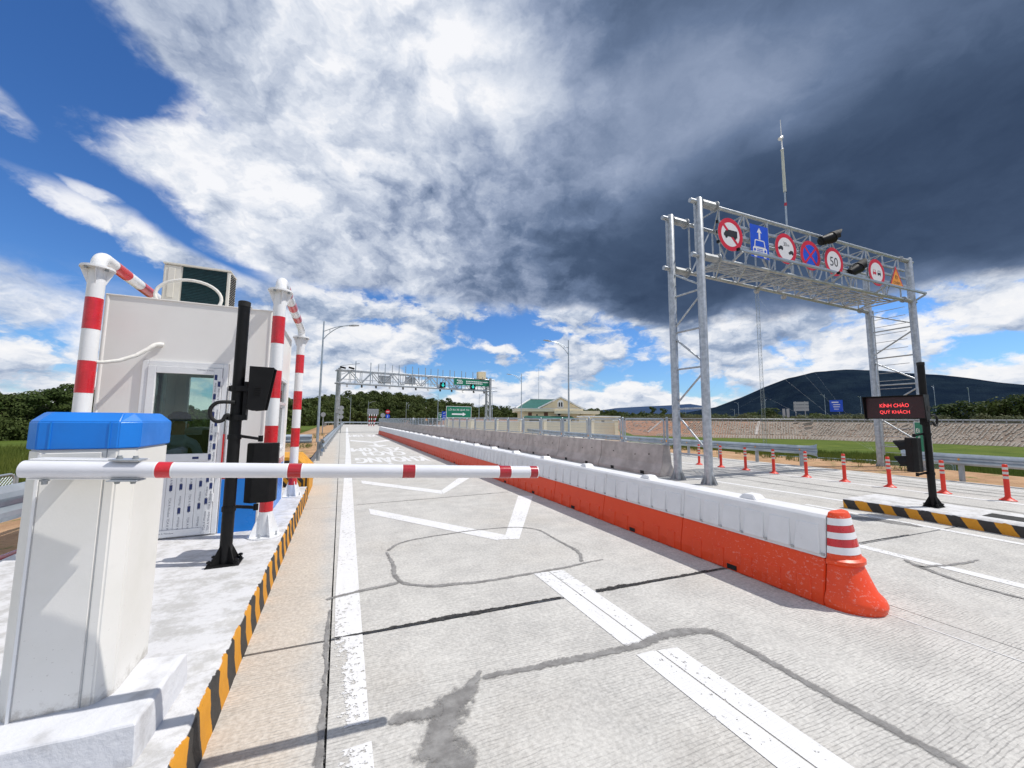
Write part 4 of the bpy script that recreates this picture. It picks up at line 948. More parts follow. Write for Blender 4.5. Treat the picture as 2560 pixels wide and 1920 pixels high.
# ------------------------------------------------------------------ black posts with message board and two-lamp signal
def signal_post(x, y, z0, h, side, where):
    """side +1: board and signal hang on the +x side, -1 on the other"""
    t = thing('signal_post', (x, y, z0), 'black steel post '+where, 'post')
    MB().tube([(x, y, z0), (x, y, z0+h-.05)], .05, 24).build('pole', M['black'], t, smooth=40)
    MB().lathe([(.053, z0+h-.055), (.053, z0+h-.006), (.046, z0+h)], (x, y, 0), 24).build('cap', M['rubber'], t, smooth=30)
    b = MB().prism([(-.13, -.10), (.13, -.10), (.13, .10), (-.13, .10)], .013, Matrix.Translation((x, y, z0+.002))).build('base_plate', M['black'], t, bevel=.003)
    for k in range(4):
        a = k*math.pi/2+math.pi/4; d = Vector((math.cos(a), math.sin(a), 0)); n = Vector((-d.y, d.x, 0))
        MB().prism([(.046, 0), (.135, 0), (.13, .015), (.048, .17)], .008, frame(Vector((x, y, z0+.015))-n*.004, d, (0, 0, 1), n)).build('gusset', M['black'], b)
        c = Vector((x+(.105 if k in (0, 3) else -.105), y+(.078 if k < 2 else -.078), z0+.015))
        MB().cyl(c, c+Vector((0, 0, .05)), .009, n=8).cyl(c, c+Vector((0, 0, .018)), .018, n=6).cyl(c+Vector((0, 0, .03)), c+Vector((0, 0, .045)), .019, n=10).build('bolt', M['black'], b)
    s = side
    for zz in (1.88, 1.60):
        MB().lathe([(.060, zz-.03+0), (.060, zz+.03)], (x, y, 0), 20).bar((x, y-.062, zz), (x+s*.10, y-.062, zz), .03, .05).bar((x-s*.075, y, zz), (x+s*.09, y, zz), .03, .05).build('clamp', M['black'], t, smooth=30)
    MB().box(min(x+s*.056, x+s*.086), max(x+s*.056, x+s*.086), y-.05, y+.05, 1.58, 1.95).build('bracket', M['black'], t)
    mb = MB(); cx = x-s*.03
    mb.tube(spline([(x-s*.005, y-.062, 1.745), (x-s*.10, y-.075, 1.745), (x-s*.15, y-.078, 1.73), (x-s*.185, y-.08, 1.68), (x-s*.18, y-.08, 1.61), (x-s*.14, y-.08, 1.565), (x-s*.09, y-.075, 1.57), (x-s*.065, y-.07, 1.62), (x-s*.04, y-.06, 1.62)]), .017, 12)
    mb.build('conduit', M['rubber'], t, smooth=60)
    for zz, ln in ((1.40, .20), (.725, .20)):
        mb = MB(); mb.bar((x+s*.03, y+.045, zz+.02), (x+s*ln, y+.10, zz-.015), .028, .028); mb.cyl((x+s*ln, y+.10, zz-.04), (x+s*ln, y+.10, zz+.02), .022, n=10); mb.lathe([(.058, zz-.01), (.058, zz+.035)], (x, y, 0), 18); mb.build('arm', M['black'], t)
    # --- message board, facing the lane
    bx = x+s*.10; zb, zt = 1.675, 2.10; ya, yb = (y-.10, y+.75) if s < 0 else (y-.10, y+.08)
    g = thing('message_board', (x+s*.2, y+.3, zb), 'black message board '+('with lit red words KÍNH CHÀO QUÝ KHÁCH' if s < 0 else 'with louvred end on the post before the booth'), 'message board')
    prof = [(0, zt), (.205, zt-.004), (.205, zt-.012), (.150, zb+.03), (.145, zb), (.05, zb-.01), (.0, zb+.004)]
    for yy, nm in ((ya, 'end_plate'), (yb-.012, 'end_plate')):
        e = MB().prism([(bx+s*px, pz) for px, pz in prof][::(1 if s > 0 else -1)], .012, frame((0, yy+.012, 0), (1, 0, 0), (0, 0, 1))).build(nm, M['black'], g, bevel=.002)
        if yy == ya:
            for i in range(5):
                z = zb+.145+i*.017; MB().prism([(0, 0), (.055, 0), (.055, .006), (0, .006)], .006, frame((bx+s*.075-.0275, yy-.0005, z), (1, 0, 0), (0, -.5, 1))).build('louvre', M['black'], e)
    mb = MB(); w = lambda p, q, r_, u: mb.box(min(bx+s*p, bx+s*q), max(bx+s*p, bx+s*q), ya+.0125, yb-.0125, r_, u)
    w(0, .11, zb+.005, zt-.012); w(0, .20, zt-.012, zt-.004); mb.build('case', M['black'], g)
    sx = bx+s*.1125
    mb = MB(); mb.box(min(sx, bx+s*.1105), max(sx, bx+s*.1105), ya+.03, yb-.03, zb+.02, zt-.03); scr = mb.build('screen', M['led_panel'], g)
    if s < 0:
        # lit rows of diodes: the letters broken into scan rows
        mb = MB(); rows = MB()
        F1 = frame((sx-.002, (ya+yb)/2-.0, zb+.255), (0, -1, 0), (0, 0, 1)); F2 = frame((sx-.002, (ya+yb)/2-.0, zb+.13), (0, -1, 0), (0, 0, 1))
        text_mb(mb, 'KÍNH CHÀO', F1, .40, .082, bold=.012); text_mb(mb, 'QUÝ KHÁCH', F2, .41, .085, bold=.012)
        mb.build('lettering', M['led_red'], scr)
    # --- two-lamp signal, its back to the viewer
    sg = thing('traffic_signal', (x+s*.24, y+.12, .76), 'black two lamp traffic signal seen '+('side-on on the post under the lit message board' if s < 0 else 'from behind, hung on the post before the booth'), 'traffic signal')
    sx0, sx1 = sorted((x+s*.095, x+s*.365)); y0, y1 = y+.03, y+.17; z0s, z1s = .765, 1.345
    mb = MB(); mb.prism([(sx0, y1), (sx1, y1), (sx1, y0+.05), (sx1-.06, y0), (sx0+.06, y0), (sx0, y0+.05)][::-1], z1s-z0s, Matrix.Translation((0, 0, z0s))); mb.build('case', M['black'], sg, bevel=.006, seg=2)
    for zz in (.765+.15, .765+.43):
        c = Vector(((sx0+sx1)/2, y1, zz))
        lens = MB().tube([c+Vector((0, .001, 0)), c+Vector((0, .02, 0)), c+Vector((0, .028, 0))], [.105, .10, .05], 24).build('lamp', M['dark_opening'], sg, smooth=40)
        mb = MB(); k = 14; vs = []
        for i in range(k+1):
            a = R(-25)+R(230)*i/k
            for rr in (.118, .112):
                for j, L in enumerate((.0, .20*(.45+.55*max(0, math.sin(a))))): vs.append(c+Vector((rr*math.cos(a), .002+L, rr*math.sin(a)-.04*(L > 0.01)*.6)))
        fs = []
        for i in range(k):
            o = i*4; p = (i+1)*4; fs += [(o, o+1, p+1, p), (o+2, p+2, p+3, o+3), (o+1, o+3, p+3, p+1), (o, p, p+2, o+2)]
        fs += [(0, 2, 3, 1), (k*4, k*4+1, k*4+3, k*4+2)]
        mb.add(vs, fs); mb.build('visor', M['black'], sg, smooth=50)
signal_post(-.93, 4.48, .23, 2.525, 1, 'standing on the booth island with bolted foot')
signal_post(9.40, 3.14, .17, 2.52, -1, 'standing on the short striped island at the right')

# ------------------------------------------------------------------ right-hand island
def right_island():
    mb = MB(); f = lambda k, y: .006*mnoise.fractal(Vector((k, y*6, 8)), .8, 2, 4)
    L = [(8.86-.02*0, -1.5), (8.90-.04, 3.0), (8.78, 4.05)]
    ys = [-1.5+.05*i for i in range(114)]
    def xk(y): return 8.86 if y < 3.6 else 8.86-.10*sstep(3.6, 4.12, y)
    rows = [(-.05, lambda y: xk(y)+.01), (.10, lambda y: xk(y)+f(1, y)), (.15, lambda y: xk(y)+f(2, y)+.004), (.17, lambda y: xk(y)+.022+f(3, y)), (.171, lambda y: xk(y)+.3), (.17, lambda y: 9.98), (.16, lambda y: 10.0), (-.05, lambda y: 10.0)]
    n = len(ys)
    vs = [(g(y), y, z) for z, g in rows for y in ys]
    fs = [(r*n+i+1, r*n+i, (r+1)*n+i, (r+1)*n+i+1)[::-1] for r in range(len(rows)-1) for i in range(n-1)]
    fs.append(tuple(r*n for r in range(len(rows)))); fs.append(tuple(r*n+n-1 for r in range(len(rows)-1, -1, -1)))
    mb.add(vs, fs)
    structure('traffic_island', mb, M['kerb_right'], smooth=50)
    m = MB().sheet([(9.22, 2.55, .1755), (9.62, 2.55, .1755), (9.62, .6, .1755), (9.22, .6, .1755)]); tag(m.build('cable_pit_cover', M['rubber']), kind='structure')
    MB().box(9.30, 9.46, 1.62, 1.85, .176, .205).build('junction_lid', M['sign_grey'], bevel=.004)
    tag(bpy.data.objects['junction_lid'], 'small pale lid on the cable pit of the short striped island', 'lid')
right_island()

# ------------------------------------------------------------------ water-filled barriers in two tones
def barrier_module():
    t = thing('plastic_barrier', (0, 0, 0), 'x', 'barrier', 'white over orange plastic barriers along the lane')
    L = 1.529; hw0, hw1, hw2 = .255, .205, .165
    # orange base: skirt with ribs and fork pockets on both sides
    def half(x, z): return [(x, 0, z)]
    mb = MB()
    sec = [(-hw0, .0), (-hw0, .10), (-hw1, .395), (hw1, .395), (hw0, .10), (hw0, .0)]
    mb.prism(sec, L, frame((0, L, 0), (1, 0, 0), (0, 0, 1)))
    lo = mb.build('lower_section', M['plastic_orange'], t, bevel=.006, seg=2)
    for s in (-1, 1):
        for yc in (.16, .42, .70, 1.02, 1.30):
            rb = MB(); w = .13; a, b = s*(hw0+.015), s*(hw0-.012)
            rb.loft([[(a, yc-w/2, .012), (a, yc+w/2, .012), (b-s*.03, yc+w/2, .012), (b-s*.03, yc-w/2, .012)], [(s*(hw1+.046), yc-w/2+.008, .20), (s*(hw1+.046), yc+w/2-.008, .20), (s*(hw1-.0), yc+w/2-.008, .215), (s*(hw1-.0), yc-w/2+.008, .215)]])
            rb.build('rib', M['plastic_orange'], lo, bevel=.006)
    for s in (-1, 1):
        for yc in (.86,): pk = MB(); pk.box(min(s*(hw0-.03), s*(hw0+.0035)), max(s*(hw0-.03), s*(hw0+.0035)), yc-.055, yc+.055, .012, .062); pk.build('fork_pocket', M['rubber'], lo)
    # white top
    mb = MB(); sec = [(-hw1+.004, .396), (-hw1+.012, .43), (-hw2, .735), (-hw2+.025, .762), (hw2-.025, .762), (hw2, .735), (hw1-.012, .43), (hw1-.004, .396)]
    mb.prism(sec, L, frame((0, L, 0), (1, 0, 0), (0, 0, 1)))
    up = mb.build('upper_section', M['plastic_white'], t, bevel=.004, seg=2)
    for s in (-1, 1):
        for yc in (.14, .39, .64, .89, 1.14, 1.39):
            rb = MB(); w = .21
            rb.loft([[(s*(hw1+.012), yc-w/2, .425), (s*(hw1+.012), yc+w/2, .425), (s*(hw1-.03), yc+w/2, .418), (s*(hw1-.03), yc-w/2, .418)], [(s*(hw2+.013), yc-w/2+.010, .672), (s*(hw2+.013), yc+w/2-.010, .672), (s*(hw2-.02), yc+w/2-.010, .684), (s*(hw2-.02), yc-w/2+.010, .684)]])
            rb.build('raised_panel', M['plastic_white'], up, bevel=.005)
            mb = MB(); a, b = sorted((s*(hw1+.002), s*(hw1-.02))); mb.box(a, b, yc-w/2-.032, yc-w/2-.008, .414, .436); mb.build('notch', M['sign_grey'], up)
    MB().loft([[(-.095, L/2-.10, .758), (.095, L/2-.10, .758), (.095, L/2+.10, .758), (-.095, L/2+.10, .758)], [(-.075, L/2-.055, .812), (.075, L/2-.055, .812), (.075, L/2+.055, .812), (-.075, L/2+.055, .812)]]).build('filler_cap', M['plastic_white'], up, bevel=.008, seg=2)
    return t
ORD = ['nearest', 'second', 'third', 'fourth', 'fifth', 'sixth', 'seventh', 'eighth', 'ninth', 'tenth']
def plastic_row():
    p = barrier_module(); n = 26
    for i in range(n):
        o = p if i == 0 else copy_tree(p)
        y = 2.06+1.531*i; x = 4.195-.0078*(y-2.06)
        o.location = (x, y, 0); o.rotation_euler = (0, 0, R(.45+(.12*math.sin(i*2.3) if i else 0)))
        o['label'] = ('scuffed white over orange plastic barrier joined to the striped nose at the near end' if i == 0 else
                      ORD[i]+' white over orange plastic barrier counting from the striped nose' if i < 10 else 'distant white over orange plastic barrier deep in the long row')
    t = thing('barrier_nose', (4.21, 2.03, 0), 'orange nose of the plastic barrier row with red and white reflective bands', 'barrier end')
    def ring(z, w, d, yc=2.052, n=14):     # half-round plan, flat against the row
        return [(4.205+w*math.cos(a), yc-d*math.sin(a), z) for a in [math.pi*i/n for i in range(n+1)]]
    prof = [(0.0, .262, .30), (.055, .272, .315), (.095, .262, .30), (.14, .236, .25), (.30, .205, .178), (.345, .196, .158), (.362, .214, .178), (.392, .214, .178), (.408, .192, .152), (.44, .186, .144), (.70, .150, .095), (.765, .142, .085), (.79, .128, .073), (.80, .09, .05)]
    MB().loft([ring(*q) for q in prof]).build('body', M['plastic_orange'], t, smooth=35)
    def at(z):
        for (z0, w0, d0), (z1, w1, d1) in zip(prof, prof[1:]):
            if z0 <= z <= z1: k = (z-z0)/(z1-z0); return w0+(w1-w0)*k, d0+(d1-d0)*k
    for i, (a, b) in enumerate([(.445, .505), (.508, .568), (.571, .625), (.628, .682), (.685, .745)]):
        mb = MB(); mb.loft([[(x, y, z) for x, y, z in ring(a, at(a)[0]+.003, at(a)[1]+.003)], ring(b, at(b)[0]+.003, at(b)[1]+.003)], caps=False)
        mb.build('reflective_band', M['sign_white'] if i % 2 == 0 else M['red_tape'], t, smooth=60)
plastic_row()

# ------------------------------------------------------------------ concrete barrier blocks with the fence on top
def jersey_x(y): return 8.78-.0042*(y-8.4)
def jersey_row():
    L = 2.86
    t = thing('concrete_barrier', (0, 0, 0), 'x', 'barrier', 'concrete barrier blocks under the mesh fence')
    mb = MB(); sec = [(-.31, 0), (-.31, .10), (-.19, .34), (-.125, .90), (.125, .90), (.19, .34), (.31, .10), (.31, 0)]
    mb.prism(sec, L, frame((0, L, 0), (1, 0, 0), (0, 0, 1))); mb.build('block', M['jersey'], t, bevel=.014, seg=2)
    for y in (.62, 2.02):
        for s in (-1, 1): MB().box(min(s*.27, s*.3135), max(s*.27, s*.3135), y, y+.16, .0, .10).build('fork_pocket', M['rubber'], t)
    h = MB()
    for y, z in ((.55, .60), (1.15, .55), (2.2, .58)): h = MB(); h.cyl((-.168, y, z), (-.150, y, z), .022, n=10); h.build('lifting_hole', M['rubber'], t)
    for i in range(30):
        o = t if i == 0 else copy_tree(t)
        y = 8.42+2.875*i; o.location = (jersey_x(y), y, 0); o.rotation_euler = (0, 0, R(.24+.15*math.sin(i*1.7)))
        o['label'] = ('grey concrete barrier block at the near end beside the sign gantry post' if i == 0 else ORD[i]+' grey concrete barrier block counting from the sign gantry post' if i < 8 else 'distant grey concrete barrier block under the mesh fence')
jersey_row()
def rounded(w, h, r, n=5):
    out = []
    for cx, cz, a0 in ((w/2-r, h-r, 0), (-w/2+r, h-r, 90), (-w/2+r, r, 180), (w/2-r, r, 270)):
        out += [(cx+r*math.cos(R(a0+90*i/n)), cz+r*math.sin(R(a0+90*i/n))) for i in range(n+1)]
    return out
def mesh_panel(w, h, r, tube, pitch, wire, diamond=False):
    fr = MB(); fr.tube([(0, y, z) for y, z in rounded(w, h, r)], tube, 8, closed=True)
    me1 = fr.mesh('frame', M['galv_rail'], smooth=60)
    m = MB()
    if diamond:
        k = -h
        while k < w:
            for s in (1, -1):
                y0, y1 = k, k+h; a, b = max(y0, 0), min(y1, w)
                if b > a:
                    z0, z1 = (a-y0), (b-y0)
                    if s < 0: z0, z1 = h-z0, h-z1
                    m.tube([(0, a-w/2, z0), (0, b-w/2, z1)], wire, 3, caps=False)
            k += pitch
    else:
        n = int(w/pitch)
        for i in range(1, n): m.tube([(0, -w/2+i*w/n, .01), (0, -w/2+i*w/n, h-.01)], wire, 3, caps=False)
        n = int(h/(pitch*2))
        for i in range(1, n): m.tube([(0, -w/2, i*h/n), (0, w/2, i*h/n)], wire, 3, caps=False)
    return me1, m.mesh('wire_mesh', M['galv_rail'])
def fence_on_blocks():
    t = thing('mesh_fence', (8.75, 8.4, .9), 'galvanised mesh fence of round-cornered frames standing on the concrete barrier blocks', 'fence')
    w, h = 1.70, .70; fr, wm = mesh_panel(w, h, .10, .021, .05, .0022)
    base = MB(); base.prism([(-.09, -.09), (.09, -.09), (.09, .09), (-.09, .09)], .012); base.cyl((0, 0, .0125), (0, 0, .80), .038, n=12); base.lathe([(.038, .80), (.02, .825)], n=12)
    for s in (-1, 1): base.prism([(.04, .0125), (.085, .0125), (.04, .10)], .008, frame((0, .004*s, 0), (0, s, 0), (0, 0, 1)))
    pm = base.mesh('post', M['galv_rail'], smooth=40)
    rf = MB().box(-.042, -.036, -.02, .02, .09, .15).mesh('reflector', M['sign_orange'])
    for i in range(46):
        y = 9.36+1.925*i; x = jersey_x(y)-.0
        o = link('panel', fr, t); o.location = (x, y, .965)
        g = link('wire_mesh', wm, o)
        for c in ((y-.965),): q = link('post', pm, t); q.location = (jersey_x(c), c, .902); k = link('reflector', rf, q)
fence_on_blocks()

# ------------------------------------------------------------------ guard rails
W_PROF = [(0, .155), (.02, .155), (.075, .105), (.08, .06), (.022, .02), (.022, -.02), (.08, -.06), (.075, -.105), (.02, -.155), (0, -.155), (.004, -.150), (.014, -.148), (.066, -.100), (.068, -.062), (.012, -.02), (.012, .02), (.068, .062), (.066, .100), (.014, .148), (.004, .150)]
def rail(name, path, zc, face, label, posts, cat='guard rail', post_z=None, flare=(False, False), group=None, ground=0.0):
    """W-beam ribbon along a plan path; face = +1 when the ribs look to the left of the direction of travel"""
    P = [Vector((x, y, 0)) for x, y in path]
    t = thing(name, (P[0].x, P[0].y, ground), label, cat, group)
    rings = []
    for i, p in enumerate(P):
        d = (P[min(i+1, len(P)-1)]-P[max(i-1, 0)]).normalized(); n = Vector((-d.y, d.x, 0))*face
        rings.append([p+n*u+Vector((0, 0, zc+v)) for u, v in W_PROF])
    MB().loft(rings).build('beam', M['galv_rail'], t, smooth=35)
    for e, on in ((0, flare[0]), (-1, flare[1])):
        if not on: continue
        p = P[e]; q = P[1] if e == 0 else P[-2]; d = (p-q).normalized(); n = Vector((-d.y, d.x, 0))*(face if e else -face)
        rr = [[p+d*k+n*(u*.9+off)+Vector((0, 0, zc+v*sc)) for u, v in W_PROF] for k, sc, off in ((-.05, 1.02, .004), (.12, 1.05, 0), (.26, 1.25, .02), (.36, 1.5, .06))]
        MB().loft(rr).build('end_wing', M['galv_rail'], t, smooth=35)
    # posts
    acc = 0; lens = [(b-a).length for a, b in zip(P, P[1:])]; total = sum(lens); s0, step = posts
    s = s0; pm = None
    while s < total:
        k = s; i = 0
        while k > lens[i]: k -= lens[i]; i += 1
        p = P[i].lerp(P[i+1], k/lens[i]); d = (P[i+1]-P[i]).normalized(); n = Vector((-d.y, d.x, 0))*face
        c = p-n*.10; mb = MB(); mb.tube([(c.x, c.y, ground-.3), (c.x, c.y, zc+.12)], .062, 14); mb.bar(p-n*.06+Vector((0, 0, zc)), p+n*.012+Vector((0, 0, zc)), .09, .12)
        mb.build('post', M['galv_dull'], t, smooth=40)
        MB().bar(p+n*.0225+Vector((0, 0, zc)), p+n*.03+Vector((0, 0, zc)), .04, .07).build('reflector', M['sign_orange'], t)
        s += step
    return t
rail('guard_rail', [(15.62, 8.42), (15.36, 10.0), (15.12, 11.6), (14.98, 13.2), (14.92, 16), (15.1, 20), (15.8, 26), (17.0, 34), (18.4, 44)], .60, 1, 'galvanised guard rail at the right road edge beyond the orange bollards', (.2, 1.52), flare=(True, False))
rail('guard_rail', [(15.98, -3), (15.98, 1.5), (15.98, 4.0), (15.97, 5.55)], .60, 1, 'galvanised guard rail at the right edge running out of the picture', (.3, 1.86), flare=(False, True))
rail('guard_rail', [(-2.98, 1.2), (-2.74, 3.4), (-2.62, 5.0), (-2.74, 8), (-2.85, 12), (-2.75, 14.8), (-2.45, 15.7), (-1.9, 16.05), (-.95, 16.15)], .84, -1, 'galvanised guard rail passing behind the booth and crossing to the lane edge', (.7, 2.0), ground=-.05, flare=(False, False))
path = [(-.62, 16.0)]+[(-.62+.0125*(y-16)+.00004*(y-16)**2, y) for y in range(18, 98, 4)]
rail('guard_rail', path, .60, -1, 'long galvanised guard rail along the lane with its near corner wing', (.3, 2.0), flare=(True, False))
rail('guard_rail', [(-3.2, 92), (-2.9, 100), (-1.0, 104.5), (2, 105.5), (12, 106)], .62, -1, 'distant guard rail curving across the end of the lane', (1, 2.0))

# ------------------------------------------------------------------ orange delineators
def delineators():
    t = thing('delineator', (0, 0, 0), 'x', 'bollard', 'orange flexible delineators in a row')
    MB().lathe([(.125, .002), (.125, .012), (.10, .024), (.055, .06), (.042, .085), (.040, .72), (.038, .745), (.03, .752)], n=20).build('post', M['delineator'], t, smooth=40)
    for z in (.45, .545, .64): MB().lathe([(.0417, z), (.0417, z+.052)], n=20).build('band', M['delin_band'], t, smooth=40)
    pts = [(13.02, 2.3), (12.90, 3.18), (12.79, 4.08), (12.69, 4.99), (12.62, 5.90), (12.57, 6.81), (12.48, 7.68), (12.42, 8.55), (12.36, 9.41), (12.28, 10.25)]
    names = ['orange delineator with grey bands at the far right edge', 'nearest', 'second', 'third', 'fourth', 'fifth', 'sixth', 'seventh', 'eighth', 'ninth']
    for i, p in enumerate(pts[1:]):
        o = t if i == 0 else copy_tree(t); o.location = (*p, 0); o.rotation_euler = (R(.8*math.sin(i*5)), R(1.0*math.sin(i*3+1)), i)
        o['label'] = ('orange delineator with grey bands nearest the viewer in the row' if i == 0 else names[i+1]+' orange delineator with grey bands counting from the near end of the row')
delineators()

# ------------------------------------------------------------------ sign gantry across the right carriageway
GF0, GF1 = Vector((8.66, 6.95, 0)), Vector((18.95, 6.40, 0)); GR0, GR1 = Vector((8.58, 7.86, 0)), Vector((19.02, 7.70, 0))
def gfront(x, off=0.0): return Vector((x, GF0.y+(x-GF0.x)*(GF1.y-GF0.y)/(GF1.x-GF0.x)+off, 0))
def grear(x, off=0.0): return Vector((x, GR0.y+(x-GR0.x)*(GR1.y-GR0.y)/(GR1.x-GR0.x)+off, 0))
def sign_gantry():
    t = thing('sign_gantry', (8.62, 7.4, 0), 'galvanised sign gantry on four tubular posts spanning the right carriageway', 'gantry')
    up = Vector((0, 0, 1)); TOP, LOW = 7.58, 6.06
    for p, zb, zt in ((GF0, 0, 7.69), (GR0, 0, 7.64), (GF1, -.16, 7.69), (GR1, -.16, 7.64)):
        o = MB().tube([p+up*zb, p+up*(zt-.02), p+up*zt], [.105, .105, .09], 24).build('post', M['galv'], t, smooth=40)
        b = MB().lathe([(.20, zb+.002), (.20, zb+.018)], (p.x, p.y, 0), 8)
        for k in range(8):
            a = k*math.pi/4; d = Vector((math.cos(a), math.sin(a), 0)); n = Vector((-d.y, d.x, 0))
            b.prism([(.10, 0), (.20, 0), (.195, .02), (.10, .25)], .012, frame(p+up*(zb+.018)-n*.006, d, (0, 0, 1), n))
        b.build('foot', M['galv_dull'], o)
        MB().tube([p+up*3.02, p+up*3.03], .1065, 24).tube([p+up*5.02, p+up*5.03], .1065, 24).build('weld_seam', M['galv'], o)
    # bracing in each leg frame
    for A, B, lad in ((GF0, GR0, False), (GF1, GR1, True)):
        hs = [.72, 1.95, 3.05, 4.10, 5.15]
        for i, h in enumerate(hs): MB().tube([A+up*h, B+up*h], .026, 10).build('brace', M['galv'], t, smooth=40)
        for i, (h0, h1) in enumerate(zip(hs, hs[1:]+[5.98])):
            a, b = (A, B) if i % 2 == 0 else (B, A)
            MB().tube([a+up*(h0+.10), b+up*(h1-.12)], .026, 10).build('brace', M['galv'], t, smooth=40)
        if lad:
            l0, l1 = B.lerp(A, .14)+Vector((-.10, 0, 0)), B.lerp(A, .86)+Vector((-.10, 0, 0))
            for q in (l0,): MB().tube([q+up*.4, q+up*6.0], .022, 8).build('ladder_rail', M['galv'], t, smooth=40)
            for i in range(19): MB().tube([l0+up*(.5+i*.30), l1+up*(.5+i*.30)], .011, 6).build('ladder_rung', M['galv'], t, smooth=40)
    # chords with sleeves at the posts and stubs past them
    for f, nm in ((gfront, 'f'), (grear, 'r')):
        x0, x1 = (GF0.x, GF1.x) if nm == 'f' else (GR0.x, GR1.x)
        for z in (TOP if nm == 'f' else TOP-.06, LOW if nm == 'f' else LOW-.06):
            MB().tube([f(x0+.62)+up*z, f(x1-.55)+up*z], .05, 14).build('chord', M['galv'], t, smooth=40)
            MB().tube([f(x0-.30)+up*z, f(x0+.12)+up*z], .062, 14).build('chord_stub', M['galv'], t, smooth=40)
            MB().tube([f(x1-.12)+up*z, f(x1+.26)+up*z], .05, 14).build('chord_stub', M['galv'], t, smooth=40)
            mb = MB(); mb.tube([f(x0+.10)+up*z, f(x0+.60)+up*z], .105, 8); mb.tube([f(x0+.60)+up*z, f(x0+.625)+up*z], .15, 16); mb.tube([f(x1-.56)+up*z, f(x1-.10)+up*z], .075, 8); mb.tube([f(x1-.58)+up*z, f(x1-.56)+up*z], .11, 16); mb.build('sleeve', M['galv_dull'], t, smooth=25)
        n = 9; xs = [x0+.75+(x1-x0-1.45)*i/n for i in range(n+1)]
        for i, x in enumerate(xs):
            MB().tube([f(x)+up*LOW, f(x)+up*TOP], .024, 8).build('upright', M['galv'], t, smooth=40)
            if i < n:
                xm = (x+xs[i+1])/2; a, b = (LOW, TOP) if i % 2 == 0 else (TOP, LOW)
                MB().tube([f(x+.06)+up*a, f(xs[i+1]-.06)+up*b], .022, 8).build('diagonal', M['galv'], t, smooth=40)
        MB().tube([f(x0-.16)+up*(LOW+.05), f(x0-.16)+up*(TOP-.02)], .016, 8).build('down_pipe', M['galv'], t, smooth=40)
    n = 9
    for z, r in ((LOW-.02, .024), (TOP-.02, .02)):
        for i in range(n+1):
            x = GF0.x+.75+(GF1.x-GF0.x-1.45)*i/n
            MB().tube([gfront(x)+up*z, grear(x)+up*(z-.03)], r, 8).build('cross_tube', M['galv'], t, smooth=40)
            if i < n:
                x2 = GF0.x+.75+(GF1.x-GF0.x-1.45)*(i+1)/n
                MB().tube([gfront(x)+up*z, grear(x2)+up*(z-.03)], r, 8).build('cross_tube', M['galv'], t, smooth=40)
                if z < 7: MB().tube([grear(x)+up*(z-.03), gfront(x2)+up*z], r, 8).build('cross_tube', M['galv'], t, smooth=40)
    # walkway of grating strips between the lower chords
    for k in range(6):
        mb = MB(); off = .14+k*.125
        for a, b in ((9.5, 12.4), (12.45, 15.4), (15.45, 18.3)):
            q0 = gfront(a).lerp(grear(a), off); q1 = gfront(b).lerp(grear(b), off); mb.bar(q0+up*(LOW+.055), q1+up*(LOW+.055), .06, .025)
        mb.build('walkway_strip', M['galv_dull'], t)
    # rails the signs are bolted to, and the square rail on outriggers along the front
    for z in (7.12, 6.83, 6.54):
        MB().bar(gfront(9.28, -.065)+up*z, gfront(18.45, -.065)+up*z, .05, .07).build('sign_rail', M['galv'], t, bevel=.004)
        MB().bar(gfront(9.23, -.065)+up*z, gfront(9.279, -.065)+up*z, .056, .076).build('end_cap', M['black'], t)
    for a, b in ((9.74, 13.95), (14.12, 19.15)):
        MB().bar(gfront(a, -.30)+up*6.30, gfront(b, -.30)+up*6.30, .07, .07).build('front_rail', M['galv_rail'], t, bevel=.005)
        MB().bar(gfront(a-.06, -.30)+up*6.30, gfront(a-.001, -.30)+up*6.30, .074, .074).build('end_cap', M['black'], t)
        for x in (a+.08, (a+b)/2, b-.1): MB().bar(gfront(x, -.335)+up*6.245, gfront(x)+up*LOW, .05, .05).build('outrigger', M['galv'], t)
    # small cameras slung under the rear chord
    for x in (12.3, 13.7):
        c = grear(x)+up*(LOW-.16); mb = MB(); mb.cyl(c, c+up*.1, .03, n=8); mb.lathe([(.01, -.09), (.07, -.06), (.09, 0), (.085, .03)], c, 16); mb.build('dome_camera', M['sign_grey'], t, smooth=40)
    # whip aerial on the rear top chord
    b = grear(14.12)+up*(TOP+.28)
    mb = MB(); mb.tube([b-up*.9, b+up*2.0], .030, 12); mb.build('mast', M['galv_rail'], t, smooth=40)
    mb = MB(); mb.tube([b+up*1.95, b+up*3.55], [.048, .042], 12); mb.build('aerial', M['rod'], t, smooth=40)
    mb = MB(); mb.tube([b+up*3.55, b+up*3.6, b+up*4.02], [.06, .022, .022], 10); mb.tube([b+up*4.0+Vector((.06, .0, .1)), b+up*4.02, b+up*4.0+Vector((-.10, 0, -.06))], [.03, .07, .065], 10); mb.tube([b+up*4.02, b+up*4.72], [.018, .010], 8); mb.build('lightning_rod', M['white'], t, smooth=40)
    mb = MB(); mb.tube([b+up*3.4+Vector((.055, 0, 0)), b+up*2.6+Vector((.065, 0, 0)), b+up*1.7+Vector((.06, 0, 0)), b+up*1.45+Vector((.045, 0, 0))], .012, 6); mb.build('cable', M['rubber'], t)
    for k in (1.9, 2.7, 3.3): MB().bar(b+up*k+Vector((-.05, 0, 0)), b+up*k+Vector((.075, 0, 0)), .02, .02).build('cable_clip', M['galv'], t)
    MB().tube([b+up*1.42, b+up*1.53], .042, 12).build('tape_wrap', M['dark_red'], t)
sign_gantry()

